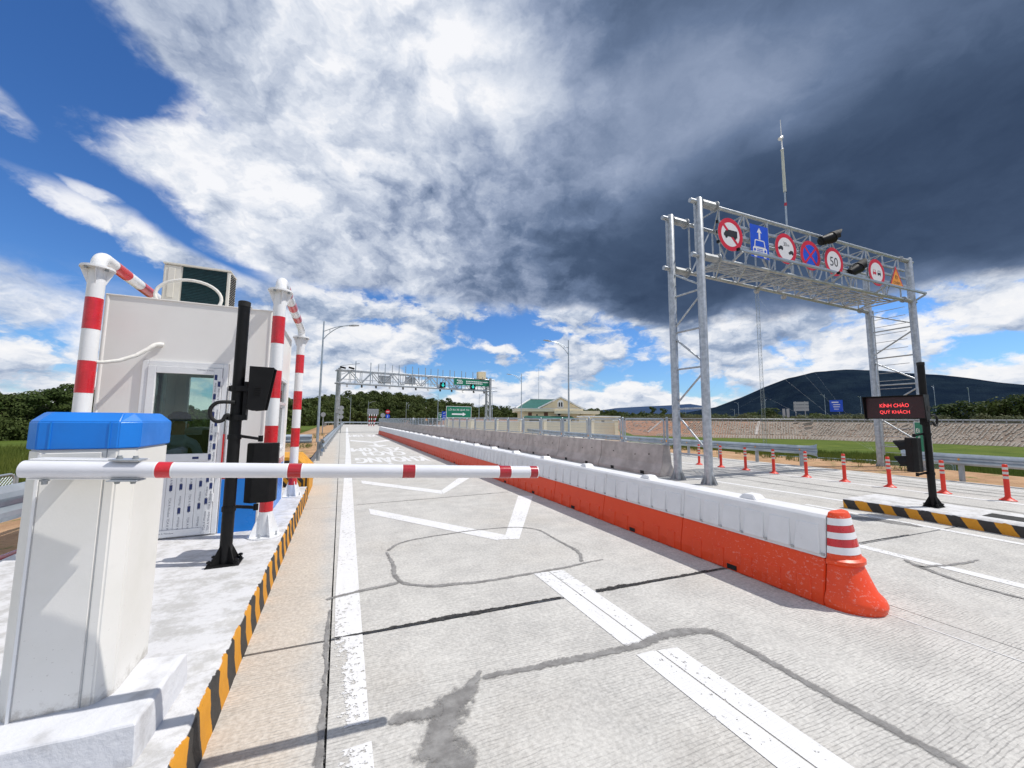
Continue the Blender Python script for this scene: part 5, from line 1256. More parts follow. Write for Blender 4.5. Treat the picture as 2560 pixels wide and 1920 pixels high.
def sign_frame(x, z, off=-.115): 
    d = (GF1-GF0).normalized(); return frame(gfront(x, off)+Vector((0, 0, z)), d, (0, 0, 1))
def round_sign(x, z, label, paint, r=.475, field='sign_white'):
    F = sign_frame(x, z); t = thing('road_sign', F.translation, label, 'road sign', 'signs bolted to the gantry')
    MB().prism(disc(r, 44), .012, F @ Matrix.Translation((0, 0, -.012))).build('plate', M['sign_grey'], t)
    mb = MB(); ring_mb(mb, r*.735, r, .002, F); mb.build('red_border', M['sign_red'], t)
    mb = MB(); flat(mb, disc(r*.735, 44), F, .002); mb.build('field', M[field], t)
    paint(t, F, r); return t
def poly_part(t, F, name, mat, polys, z=.004):
    mb = MB()
    for p in polys: flat(mb, p, F, z)
    return mb.build(name, M[mat], t)
def slash(r, ang, w): c, s = math.cos(R(ang)), math.sin(R(ang)); L = r*.76; return [(c*a*L-s*b*w, s*a*L+c*b*w) for a, b in ((-1, -1), (1, -1), (1, 1), (-1, 1))]
def arc(cx, cz, r, a0, a1, n=8): return [(cx+r*math.cos(R(a0+(a1-a0)*i/n)), cz+r*math.sin(R(a0+(a1-a0)*i/n))) for i in range(n+1)]
def car_side(s, ox, oz, k): return [(ox+s*k*x, oz+k*z) for x, z in [(-1, .1), (-.9, .35), (-.55, .42), (-.35, .75), (.35, .75), (.65, .42), (.95, .38), (1, .1)]]
def truck(t, F, r):
    k = r*.55; mir = lambda P: [(-x, z) for x, z in P]
    body = [(-.98, -.18), (-.98, .02), (-.86, .06), (-.72, .32), (-.38, .34), (-.38, .46), (1.0, .46), (1.0, -.30), (-.9, -.30)]
    poly_part(t, F, 'slash', 'sign_red', [slash(r, -45, .042)], .003)
    poly_part(t, F, 'pictogram', 'sign_black', [[(x*k, z*k+.01) for x, z in body[::-1]], arc(-.62*k, -.30*k, .18*k, 0, 360, 16)[:-1], arc(.66*k, -.30*k, .18*k, 0, 360, 16)[:-1]], .0045)
round_sign(9.68, 6.80, 'round no-lorries sign with black truck and red slash, first on the gantry', truck)
def gap(t, F, r):
    k = r*.24
    mb = MB(); text_mb(mb, '30', F @ Matrix.Translation((-.03, r*.30, 0)), height=r*.27, width=r*.30, bold=.005, lift=.004); text_mb(mb, 'm', F @ Matrix.Translation((r*.24, r*.25, 0)), height=r*.12, bold=.01, lift=.004); mb.build('lettering', M['sign_black'], t)
    def car(ox, oz, s): return [[(ox+s*x*k, oz+z*k) for x, z in [(-.95, -.3), (-.95, .15), (-.5, .25), (-.25, .62), (.6, .66), (.95, .30), (1.0, -.3)]][::(-1 if s > 0 else 1)], arc(ox-.5*k*s, oz-.32*k, .24*k, 0, 360, 12)[:-1], arc(ox+.55*k*s, oz-.32*k, .24*k, 0, 360, 12)[:-1]]
    poly_part(t, F, 'pictogram', 'sign_black', car(-r*.50, -.01, 1)+car(r*.46, -.10, 1), .004)
round_sign(11.97, 6.79, 'round sign with two cars and 30 m between them, on the gantry', gap)
def nostop(t, F, r): poly_part(t, F, 'cross', 'sign_red', [slash(r, -45, .035)], .003); poly_part(t, F, 'cross', 'sign_red', [slash(r, 45, .035)], .0045)
round_sign(13.10, 6.77, 'round blue no-stopping sign with a red cross, on the gantry', nostop, field='sign_blue')
def fifty(t, F, r): mb = MB(); text_mb(mb, '50', F, .40, .30, bold=.008, lift=.004); mb.build('lettering', M['sign_black'], t)
round_sign(14.26, 6.76, 'round speed limit sign reading 50 on the gantry', fifty)
def overtake(t, F, r):
    def front(ox, k): return [[(ox-k, -.02-k*.55), (ox+k, -.02-k*.55), (ox+k, -.02+k*.25), (ox-k, -.02+k*.25)], [(ox-k*.85, -.02+k*.27), (ox-k*.66, -.02+k*.27), (ox-k*.50, -.02+k*.95), (ox-k*.70, -.02+k*1.05)], [(ox+k*.66, -.02+k*.27), (ox+k*.85, -.02+k*.27), (ox+k*.70, -.02+k*1.05), (ox+k*.50, -.02+k*.95)], [(ox-k*.7, -.02+k*.94), (ox+k*.7, -.02+k*.94), (ox+k*.7, -.02+k*1.06), (ox-k*.7, -.02+k*1.06)],
                             [(ox-k*.85, -.02-k*.85), (ox-k*.45, -.02-k*.85), (ox-k*.45, -.02-k*.56), (ox-k*.85, -.02-k*.56)], [(ox+k*.45, -.02-k*.85), (ox+k*.85, -.02-k*.85), (ox+k*.85, -.02-k*.56), (ox+k*.45, -.02-k*.56)]]
    poly_part(t, F, 'pictogram', 'sign_red', front(-r*.28, .095)); poly_part(t, F, 'pictogram', 'sign_black', front(r*.28, .095))
round_sign(16.60, 6.76, 'round no-overtaking sign with a red and a black car, on the gantry', overtake)
def blue_sign():
    F = sign_frame(10.84, 6.80); t = thing('road_sign', F.translation, 'blue rectangular sign with white car front and upward arrow, on the gantry', 'road sign', 'signs bolted to the gantry')
    w, h = .375, .49
    MB().prism([(-w, -h), (w, -h), (w, h), (-w, h)], .012, F @ Matrix.Translation((0, 0, -.012))).build('plate', M['sign_grey'], t)
    poly_part(t, F, 'field', 'sign_blue', [[(-w, -h), (w, -h), (w, h), (-w, h)]], .002)
    poly_part(t, F, 'arrow', 'sign_white', [[(-.035, .07), (.035, .07), (.035, .28), (-.035, .28)], [(-.10, .27), (.10, .27), (0, .42)]])
    B = lambda x0, x1, z0, z1: [(x0, z0), (x1, z0), (x1, z1), (x0, z1)]
    poly_part(t, F, 'pictogram', 'sign_white', [[(-.235, -.17), (.235, -.17), (.20, .035), (.16, .055), (-.16, .055), (-.20, .035)], [(-.29, -.40), (.29, -.40), (.29, -.20), (.25, -.165), (-.25, -.165), (-.29, -.20)], B(-.25, -.14, -.47, -.39), B(.14, .25, -.47, -.39)])
    poly_part(t, F, 'pictogram', 'sign_blue', [[(-.195, -.15), (.195, -.15), (.165, .022), (-.165, .022)], arc(-.215, -.26, .042, 0, 360, 16)[:-1], arc(.215, -.26, .042, 0, 360, 16)[:-1], B(-.12, .12, -.235, -.215), B(-.13, .13, -.285, -.265), B(-.13, .13, -.335, -.315), B(-.12, .12, -.38, -.362)], .0065)
blue_sign()
def triangle_sign():
    F = sign_frame(17.78, 6.76); t = thing('road_sign', F.translation, 'orange triangular sign with red edge reading ĐI CHẬM, last on the gantry', 'road sign', 'signs bolted to the gantry')
    T = lambda k: [(-.44*k, -.36+(-.0+.12*(1-k))), (.44*k, -.36+.12*(1-k)), (0, .42-.36*(1-k)*.62)]
    MB().prism(T(1), .012, F @ Matrix.Translation((0, 0, -.012))).build('plate', M['sign_grey'], t)
    poly_part(t, F, 'red_border', 'sign_red', [T(1)], .002); poly_part(t, F, 'field', 'sign_orange', [[(-.355, -.305), (.355, -.305), (0, .305)]], .004)
    mb = MB(); text_mb(mb, 'ĐI', F @ Matrix.Translation((0, -.0, 0)), height=.14, width=.16, bold=.003, lift=.006); text_mb(mb, 'CHẬM', F @ Matrix.Translation((0, -.20, 0)), height=.17, width=.40, bold=.003, lift=.006); mb.build('lettering', M['sign_black'], t)
triangle_sign()
def hooded_camera(x, z, yaw, pitch, label):
    c = gfront(x, -.16)+Vector((0, 0, z)); t = thing('hooded_camera', c, label, 'camera', 'black hooded devices on the gantry')
    d = Vector((math.cos(R(yaw))*math.cos(R(pitch)), math.sin(R(yaw))*math.cos(R(pitch)), math.sin(R(pitch)))); s = d.cross(Vector((0, 0, 1))).normalized(); u = s.cross(d)
    MB().tube([c-d*.26, c-d*.23, c+d*.16, c+d*.19], [.10, .14, .175, .175], 20).build('body', M['black'], t, smooth=40)
    mb = MB(); k = 14; vs = []
    for i in range(k+1):
        a = R(-30)+R(240)*i/k
        for rr in (.188, .180):
            for L in (.14, .16+.34*(.35+.65*max(0, math.sin(a)))): vs.append(c+d*L+(s*math.cos(a)+u*math.sin(a))*rr)
    fs = []
    for i in range(k): o = i*4; p = o+4; fs += [(o, o+1, p+1, p), (o+2, p+2, p+3, o+3), (o+1, o+3, p+3, p+1), (o, p, p+2, o+2)]
    mb.add(vs, fs+[(0, 2, 3, 1), (k*4, k*4+1, k*4+3, k*4+2)]); mb.build('hood', M['rubber'], t, smooth=50)
    MB().tube([c+d*.192, c+d*.198], .155, 18).build('lens', M['dark_opening'], t)
    mb = MB(); mb.bar(c-u*.11-d*.1, c-u*.24-d*.1, .05, .02); mb.bar(c-u*.24-d*.1, gfront(x-.12, -.03)+Vector((0, 0, z-.25)), .03, .03); mb.bar(c-d*.15+s*.10, gfront(x-.15, -.03)+Vector((0, 0, z-.02)), .03, .03); mb.build('bracket', M['galv'], t)
hooded_camera(13.93, 7.44, -24, 18, 'black hooded camera at the top chord between the cross and 50 signs')
hooded_camera(15.25, 6.62, -20, 30, 'black hooded camera low on the gantry right of the 50 sign')

def service_sign():
    c = Vector((18.25, 6.19, 0)); d = Vector((.984, -.18, 0)); F = frame(c+Vector((0, 0, 1.14)), d, (0, 0, 1)); t = thing('service_sign', (c.x, c.y, -.2), 'green sign with white lettering beginning Đi, partly behind the right message board', 'sign')
    w, h = .40, .52
    MB().prism([(-w, -h), (w, -h), (w, h), (-w, h)], .02, F @ Matrix.Translation((0, 0, -.022))).build('plate', M['sign_grey'], t)
    poly_part(t, F, 'edge_line', 'sign_white', [[(-w, -h), (w, -h), (w, h), (-w, h)]], .001); poly_part(t, F, 'field', 'sign_green', [[(-w+.02, -h+.02), (w-.02, -h+.02), (w-.02, h-.02), (-w+.02, h-.02)]], .003)
    mb = MB(); text_mb(mb, 'Đi', F @ Matrix.Translation((-.25, .22, 0)), height=.15, bold=.008, lift=.005); text_mb(mb, 'dị', F @ Matrix.Translation((-.24, -.06, 0)), height=.19, bold=.008, lift=.005); mb.build('lettering', M['sign_white'], t)
    for s in (-.28, .28): MB().cyl(c+d*s+Vector((0, .05, -.3)), c+d*s+Vector((0, .05, 1.5)), .025, n=8).build('leg', M['galv'], t)
service_sign()

# ------------------------------------------------------------------ low field fence on the right, and mesh on the left
def field_fence(name, a, b, z, w, h, label):
    a, b = Vector(a), Vector(b); t = thing(name, (a.x, a.y, z), label, 'fence'); fr, wm = mesh_panel(w, h, .14, .028, .09, .0045, True)
    L = (b-a).length; d = (b-a).normalized(); n = int(L/(w+.28)); ang = math.atan2(d.y, d.x)-math.pi/2
    pm = MB().cyl((0, 0, -.3), (0, 0, h+.02), .03, n=8).mesh('post', M['galv_rail'], smooth=40)
    for i in range(n):
        p = a+d*((w+.28)*(i+.5)); o = link('panel', fr, t); o.location = (p.x, p.y, z+.06); o.rotation_euler = (0, 0, ang); link('wire_mesh', wm, o)
        for s in (-1, 1): q = p+d*s*(w/2+.09); k = link('post', pm, t); k.location = (q.x, q.y, z)
field_fence('field_fence', (24.5, 28.5), (36.5, 8.5), -2.0, 3.2, 1.0, 'low chain link fence with round-cornered frames at the rice field edge')
field_fence('field_fence', (-7.5, 2.0), (-7.0, 16.0), -.95, 2.6, 1.1, 'low chain link fence between the left guard rail and the field')
def lying_tube():
    t = thing('striped_tube', (-2.95, 5.0, .2), 'red and white tube lying on the ground beside the left guard rail', 'tube')
    a, b = Vector((-3.2, 4.7, .10)), Vector((-2.95, 7.2, .12)); d = (b-a).normalized()
    MB().tube([a, b], .07, 16).build('tube', M['white'], t, smooth=40)
    for k in (.35, 1.0, 1.65, 2.2): MB().tube([a+d*k, a+d*(k+.3)], .0715, 16, caps=False).build('red_band', M['dark_red'], t, smooth=40)
lying_tube()

# ------------------------------------------------------------------ far toll gantry with lane arrows
def far_gantry():
    A, B = Vector((-.35, 46.2, 0)), Vector((18.25, 48.6, 0)); up = Vector((0, 0, 1)); d = (B-A).normalized(); n = Vector((-d.y, d.x, 0)); L = (B-A).length
    t = thing('toll_gantry', A, 'long galvanised toll gantry with lane arrows and green board across the road far ahead', 'gantry')
    for P in (A, B):
        for o_ in (-.55, .55) if P is B else (-.02, .9):
            c = P+n*o_; MB().tube([c-up*.3, c+up*7.2], .17, 16).build('post', M['galv_dull'], t, smooth=40)
        for i in range(5): MB().tube([P+n*-.5+up*(.6+i), P+n*.8+up*(1.5+i)], .05, 6).build('brace', M['galv_dull'], t)
    MB().box(A.x-.20, A.x+.20, A.y-.22, A.y+.2, 2.2, 4.0).build('equipment_box', M['sign_grey'], t)
    for off in (-.1, 1.0):
        for z in (5.55, 7.0): MB().tube([A+n*off+up*z-d*.35, B+n*off+up*z+d*.9], .085, 10).build('chord', M['galv'], t, smooth=40)
        k = 16
        for i in range(k):
            s0, s1 = L*i/k, L*(i+1)/k; a, b = ((5.6, 6.95) if i % 2 == 0 else (6.95, 5.6))
            MB().tube([A+d*s0+n*off+up*a, A+d*s1+n*off+up*b], .06, 6).build('diagonal', M['galv'], t)
            MB().tube([A+d*s1+n*off+up*5.6, A+d*s1+n*off+up*6.95], .04, 6).build('upright', M['galv'], t)
    for i in range(1, 11):
        s = L*i/11.5; z = 8.1-.02*i
        MB().tube([A+d*s-n*.15+up*5.5, A+d*s-n*.15+up*z], .05, 6).build('aerial_pole', M['galv_rail'], t)
        if i > 2: MB().tube([A+d*(s-.5)+n*1.05+up*6.5, A+d*(s-.5)+n*1.05+up*(z+.1)], .04, 6).build('aerial_pole', M['galv_dull'], t)
    for z in (5.48, 5.95): MB().bar(A-n*.35+up*z, B-n*.35+d*1.2+up*z, .07, .07).build('front_rail', M['galv'], t)
    for i in range(12):
        p = A+d*(L*(i+.5)/12)-n*.2+up*5.35; MB().bar(p, p-up*.22-n*.12, .18, .14).build('reader', M['black'] if i % 3 else M['sign_grey'], t)
    MB().bar(A+d*4.2+n*.0+up*6.2, A+d*5.6+n*.0+up*6.2, .06, .9).build('back_plate', M['sign_grey'], t); MB().bar(A+d*7.3+up*6.25, A+d*8.6+up*6.25, .06, .9).build('back_plate', M['sign_grey'], t)
    MB().box(16.55, 17.6, 47.9, 48.7, 7.05, 8.0).build('equipment_box', M['cream_wall'], t)
    for s in (17.2, 17.9): MB().bar(A+d*s-n*.3+up*7.2, A+d*(s+.45)-n*.5+up*7.15, .2, .22).build('camera', M['sign_grey'], t)
    for s in (0.0, .9): MB().bar(A+d*s-n*.3+up*7.3, A+d*(s+.5)-n*.6+up*7.15, .18, .2).build('camera', M['black'], t)
    MB().tube([A+up*7.2, A+d*.2+up*7.5, A+d*1.6-n*.3+up*7.75], .03, 6).bar(A+d*1.5-n*.3+up*7.74, A+d*2.0-n*.35+up*7.82, .12, .06).build('lamp_arm', M['galv'], t)
    # green board
    c = A+d*16.2-n*.45+up*6.47; F = frame(c, d, (0, 0, 1)); w, h = 2.7, .42
    MB().prism([(-w, -h), (w, -h), (w, h), (-w, h)], .05, F @ Matrix.Translation((0, 0, -.055))).build('board', M['sign_grey'], t)
    mb = MB(); flat(mb, [(-w, -h), (w, -h), (w, h), (-w, h)], F, .0); mb.build('board_face', M['sign_green'], t)
    mb = MB(); rnd = random.Random(2)
    def dashes(x0, x1, z, hh):
        x = x0
        while x < x1-.05:
            l = min(.10+rnd.random()*.16, x1-x); flat(mb, [(x, z), (x+l, z), (x+l, z+hh), (x, z+hh)], F, .004); x += l+.05
    dashes(-2.3, -1.6, .14, .12); dashes(-2.1, -1.4, -.02, .09); dashes(-2.3, -1.5, -.24, .15); dashes(-1.0, 2.3, .06, .13); dashes(-1.0, 1.5, -.18, .13)
    mb.build('board_print', M['sign_white'], t)
    for s in (12.0, 16.2):
        c = A+d*s-n*.5+up*5.92; F = frame(c, d, (0, 0, 1))
        MB().prism([(-.34, -.34), (.34, -.34), (.34, .34), (-.34, .34)], .2, F @ Matrix.Translation((0, 0, -.21))).build('arrow_box', M['black'], t)
        mb = MB(); flat(mb, [(-.07, .0), (.07, .0), (.07, .26), (-.07, .26)], F, .004); flat(mb, [(-.24, .02), (0, -.26), (.24, .02)], F, .004); mb.build('lit_arrow', M['led_cyan'], t)
far_gantry()

# ------------------------------------------------------------------ street lamps
def lamp_proto(h, arm):
    t = thing('street_lamp', (0, 0, 0), 'x', 'street lamp', 'street lamps along the roads')
    MB().tube([(0, 0, -.3), (0, 0, h)], [.095, .045], 10).build('pole', M['galv_rail'], t, smooth=40)
    p = [(arm*i/8, 0, h-1.35+1.15*math.sin(math.pi/2*min(1, i/8*1.02))**.8) for i in range(9)]; q = [(arm*.93*i/8, 0, h-.75+.52*math.sin(math.pi/2*i/8)) for i in range(9)]
    MB().tube(p, .030, 6).tube(q, .026, 6).tube([p[2], q[2]], .018, 5).build('arm', M['galv_rail'], t, smooth=40)
    MB().loft([[(arm-.08, -.06, h-.25), (arm-.08, .06, h-.25), (arm-.08, .06, h-.17), (arm-.08, -.06, h-.17)], [(arm+.25, -.14, h-.22), (arm+.25, .14, h-.22), (arm+.25, .14, h-.13), (arm+.25, -.14, h-.13)], [(arm+.62, -.10, h-.17), (arm+.62, .10, h-.17), (arm+.62, .10, h-.12), (arm+.62, -.10, h-.12)]]).build('lamp_head', M['sign_grey'], t, bevel=.01)
    return t
def street_lamps():
    pr = lamp_proto(8.65, 1.75)
    near = [(-1.42, 30.0, -.1, 1.0, -10, 'tall street lamp nearest the booth with its arm over the lane'), (-.80, 60.5, -.1, 1.0, -8, 'street lamp rising behind the left post of the toll gantry'),
            (2.5, 121.5, -.6, 1.0, 170, 'street lamp before the wooded hill just right of the toll gantry post'), (8.7, 143, -.8, 1.0, 0, 'street lamp over the sign board back on the far bend'),
            (22, 144.7, -.8, 1.0, 60, 'left one of the close pair of street lamps beyond the barrier row'), (26, 166, -.8, 1.0, 60, 'right one of the close pair of street lamps beyond the barrier row'), (48.5, 216, -1, 1.0, 180, 'small far street lamp with arm to the left beside the green exit sign'),
            (24.3, 104, 0, 1.0, 180, 'street lamp under the toll gantry left of the green exit sign'), (34.4, 98.6, 0, 1.0, 0, 'street lamp just left of the right toll gantry post'), (35.5, 91.5, 0, 1.0, 180, 'street lamp just right of the right toll gantry post'),
            (20.2, 31.5, 0, 1.10, 170, 'tall street lamp in front of the cream building'), (24.9, 52.0, 0, 1.0, 170, 'street lamp left of the green roofed building'), (76.8, 225, -1, 1.0, 0, 'tiny far street lamp behind the green exit sign')]
    far = [(126.6, 90.3, .55, 185, 'lamp'), (154, 108, 1.0, 180, 'lamp'), (164.7, 103.4, 1.18, 20, 'lamp'), (177.2, 87.7, 1.35, 175, 'lamp'), (190.5, 81.8, 1.28, 185, 'lamp'), (191, 61, 1.60, 30, 'lamp'), (202, 56, 1.52, 190, 'lamp'), (134, 117.6, .72, 20, 'lamp')]
    used = False
    for x, y, z, s, rz, lb in near:
        o = copy_tree(pr); o.location = (x, y, z); o.scale = (s, s, s); o.rotation_euler = (0, 0, R(rz)); o['label'] = lb
    for i, (x, y, s, rz, _) in enumerate(far):
        o = copy_tree(pr); o.location = (x, y, 1.3); o.scale = (1, 1, s); o.rotation_euler = (0, 0, R(rz))
        o['label'] = ['short street lamp on the raised road just left of the radio mast pair', 'street lamp on the raised road left of the radio mast', 'street lamp on the raised road just right of the radio mast', 'street lamp on the raised road between grey boards and blue sign', 'street lamp on the raised road left of the message board', 'street lamp on the raised road just right of the black signal post', 'rightmost street lamp on the raised road before the trees', 'short street lamp seen between the left gantry posts'][i]
    for c in list(pr.children): bpy.data.objects.remove(c)
    bpy.data.objects.remove(pr)
street_lamps()

# ------------------------------------------------------------------ signs down the road
def post_sign(name, c, z, label, poly, mats, legs=(0,), yaw=0.0, extra=None, base=0.0):
    c = Vector(c); d = Vector((math.cos(R(yaw)), math.sin(R(yaw)), 0)); F = frame(c+Vector((0, 0, z)), d, (0, 0, 1)); t = thing(name, (c.x, c.y, base), label, 'road sign')
    MB().prism(poly, .04, F @ Matrix.Translation((0, 0, -.045))).build('plate', M['sign_grey'], t)
    if mats: poly_part(t, F, 'face', mats, [poly], .0)
    for l in legs: MB().cyl(c+d*l-F.to_3x3().col[2]*.08+Vector((0, 0, base-.3-c.z)), c+d*l-F.to_3x3().col[2]*.08+Vector((0, 0, z)), .05, n=8).build('leg', M['galv_dull'], t)
    if extra: extra(t, F)
    return t
B4 = lambda w, h: [(-w, -h), (w, -h), (w, h), (-w, h)]
def exit_face(t, F):
    poly_part(t, F, 'field', 'sign_green', [B4(2.10, .85)], .004)
    mb = MB(); text_mb(mb, 'LỐI RA XE QUÁ TẢI', F @ Matrix.Translation((0, .42, 0)), 3.5, .50, bold=.008, lift=.008); mb.build('lettering', M['sign_white'], t)
    poly_part(t, F, 'arrow', 'sign_white', [[(-1.2, -.44), (.65, -.44), (.65, -.22), (-1.2, -.22)], [(.64, -.62), (1.2, -.33), (.64, -.04)]], .008)
    for l in (-1.0, .95):
        for i in range(5): MB().cyl(F @ Vector((l, -1.0-.22*i, -.08)), F @ Vector((l, -.89-.22*i, -.08)), .075, n=10).build('leg_band', M['sign_red'] if i % 2 else M['sign_white'], t)
post_sign('exit_sign', (17.0, 58.3, 0), 2.75, 'large green sign reading LỐI RA XE QUÁ TẢI with a white arrow', B4(2.16, .91), 'sign_white', (-1.0, .95), 8, exit_face)
def small_green(t, F): poly_part(t, F, 'field', 'sign_green', [B4(.36, .6)], .004); poly_part(t, F, 'pictogram', 'sign_white', [[(-.2, .22), (.2, .22), (.2, .36), (-.2, .36)], arc(0, 0, .12, 0, 360, 12)[:-1], [(-.06, -.5), (.06, -.5), (.06, -.2), (-.06, -.2)]], .008)
post_sign('service_sign', (14.85, 61.6, 0), 2.02, 'small green sign just left of the blue sign by the exit sign', B4(.40, .66), 'sign_white', (0,), -24, small_green)
def small_blue(t, F): poly_part(t, F, 'pictogram', 'sign_white', [arc(.02, .32, .2, 40, 180, 8)+arc(.02, .32, .12, 180, 40, 8), B4(.22, .03), [(-.22, -.3), (.22, -.3), (.22, -.24), (-.22, -.24)]], .006)
post_sign('service_sign', (15.15, 60.25, 0), 2.16, 'blue sign tucked behind the left edge of the green exit sign', B4(.40, .70), 'sign_blue', (0,), -24, small_blue)
def noentry(t, F):
    poly_part(t, F, 'bar', 'sign_white', [B4(.28, .07)], .006)
post_sign('road_sign', (8.42, 78.7, 0), 2.98, 'round red no-entry sign above the blue round sign down the road', disc(.42, 24), 'sign_red', (0,), -10, noentry)
def keepleft(t, F): poly_part(t, F, 'arrow', 'sign_white', [[(-.05, -.25), (.05, -.25), (.05, .2), (-.05, .2)]], .006)
post_sign('road_sign', (8.43, 78.6, 0), 2.10, 'round blue sign under the red no-entry sign down the road', disc(.42, 24), 'sign_blue', (), -10, keepleft)
post_sign('road_sign', (7.55, 79.2, 0), 2.28, 'grey back of a round sign left of the no-entry sign', disc(.42, 24), None, (0,), -10)
post_sign('road_sign', (13.98, 81.8, 0), 1.62, 'small white round sign showing above the distant barrier', disc(.26, 20), 'sign_white', (0,), -10)
post_sign('road_sign', (16.5, 80.7, 0), 1.55, 'small orange triangle sign showing above the distant barrier', [(-.33, -.25), (.33, -.25), (0, .3)], 'sign_orange', (0,), -10)
for i, z in enumerate((2.74, 2.26, 1.76)): post_sign('road_sign', (.02, 45.4, 0), z, ['top', 'middle', 'bottom'][i]+' one of three round sign backs stacked beside the toll gantry post', disc(.24, 20), None, (0,) if i == 0 else (), -5)
post_sign('road_sign', (-1.75, 45.9, 0), 2.0, 'round sign back standing alone on the left bank', disc(.25, 20), None, (0,), -5, base=-.1)
def board_back():
    c = Vector((6.15, 85.2, 0)); t = thing('sign_board', c, 'grey back of a wide sign board on striped slanted legs', 'sign board')
    for i in range(5): z = 2.50+i*.23; MB().box(c.x-1.12, c.x+1.12, c.y, c.y+.05, z, z+.215).build('panel', M['sign_grey'], t)
    for x in (-.7, -.25, .25):
        for i in range(6): a = Vector((c.x+x, c.y-.1, .05+i*.42)); MB().cyl(a, a+Vector((.0, 0, .42)), .09, n=8).build('leg_band', M['sign_white'] if i % 2 else M['dark_red'], t)
    for x, dx in ((.55, .55),):
        for i in range(6): a = Vector((c.x+x+dx*i/6-.35, c.y-.3, .05+i*.42)); MB().cyl(a, a+Vector((dx/6, 0, .42)), .09, n=8).build('leg_band', M['sign_white'] if i % 2 else M['dark_red'], t)
    for i in range(9): MB().box(c.x-1.12+i*.275, c.x-1.09+i*.275, c.y-.06, c.y-.01, 2.45, 3.68).build('stiffener', M['galv_dull'], t)
board_back()

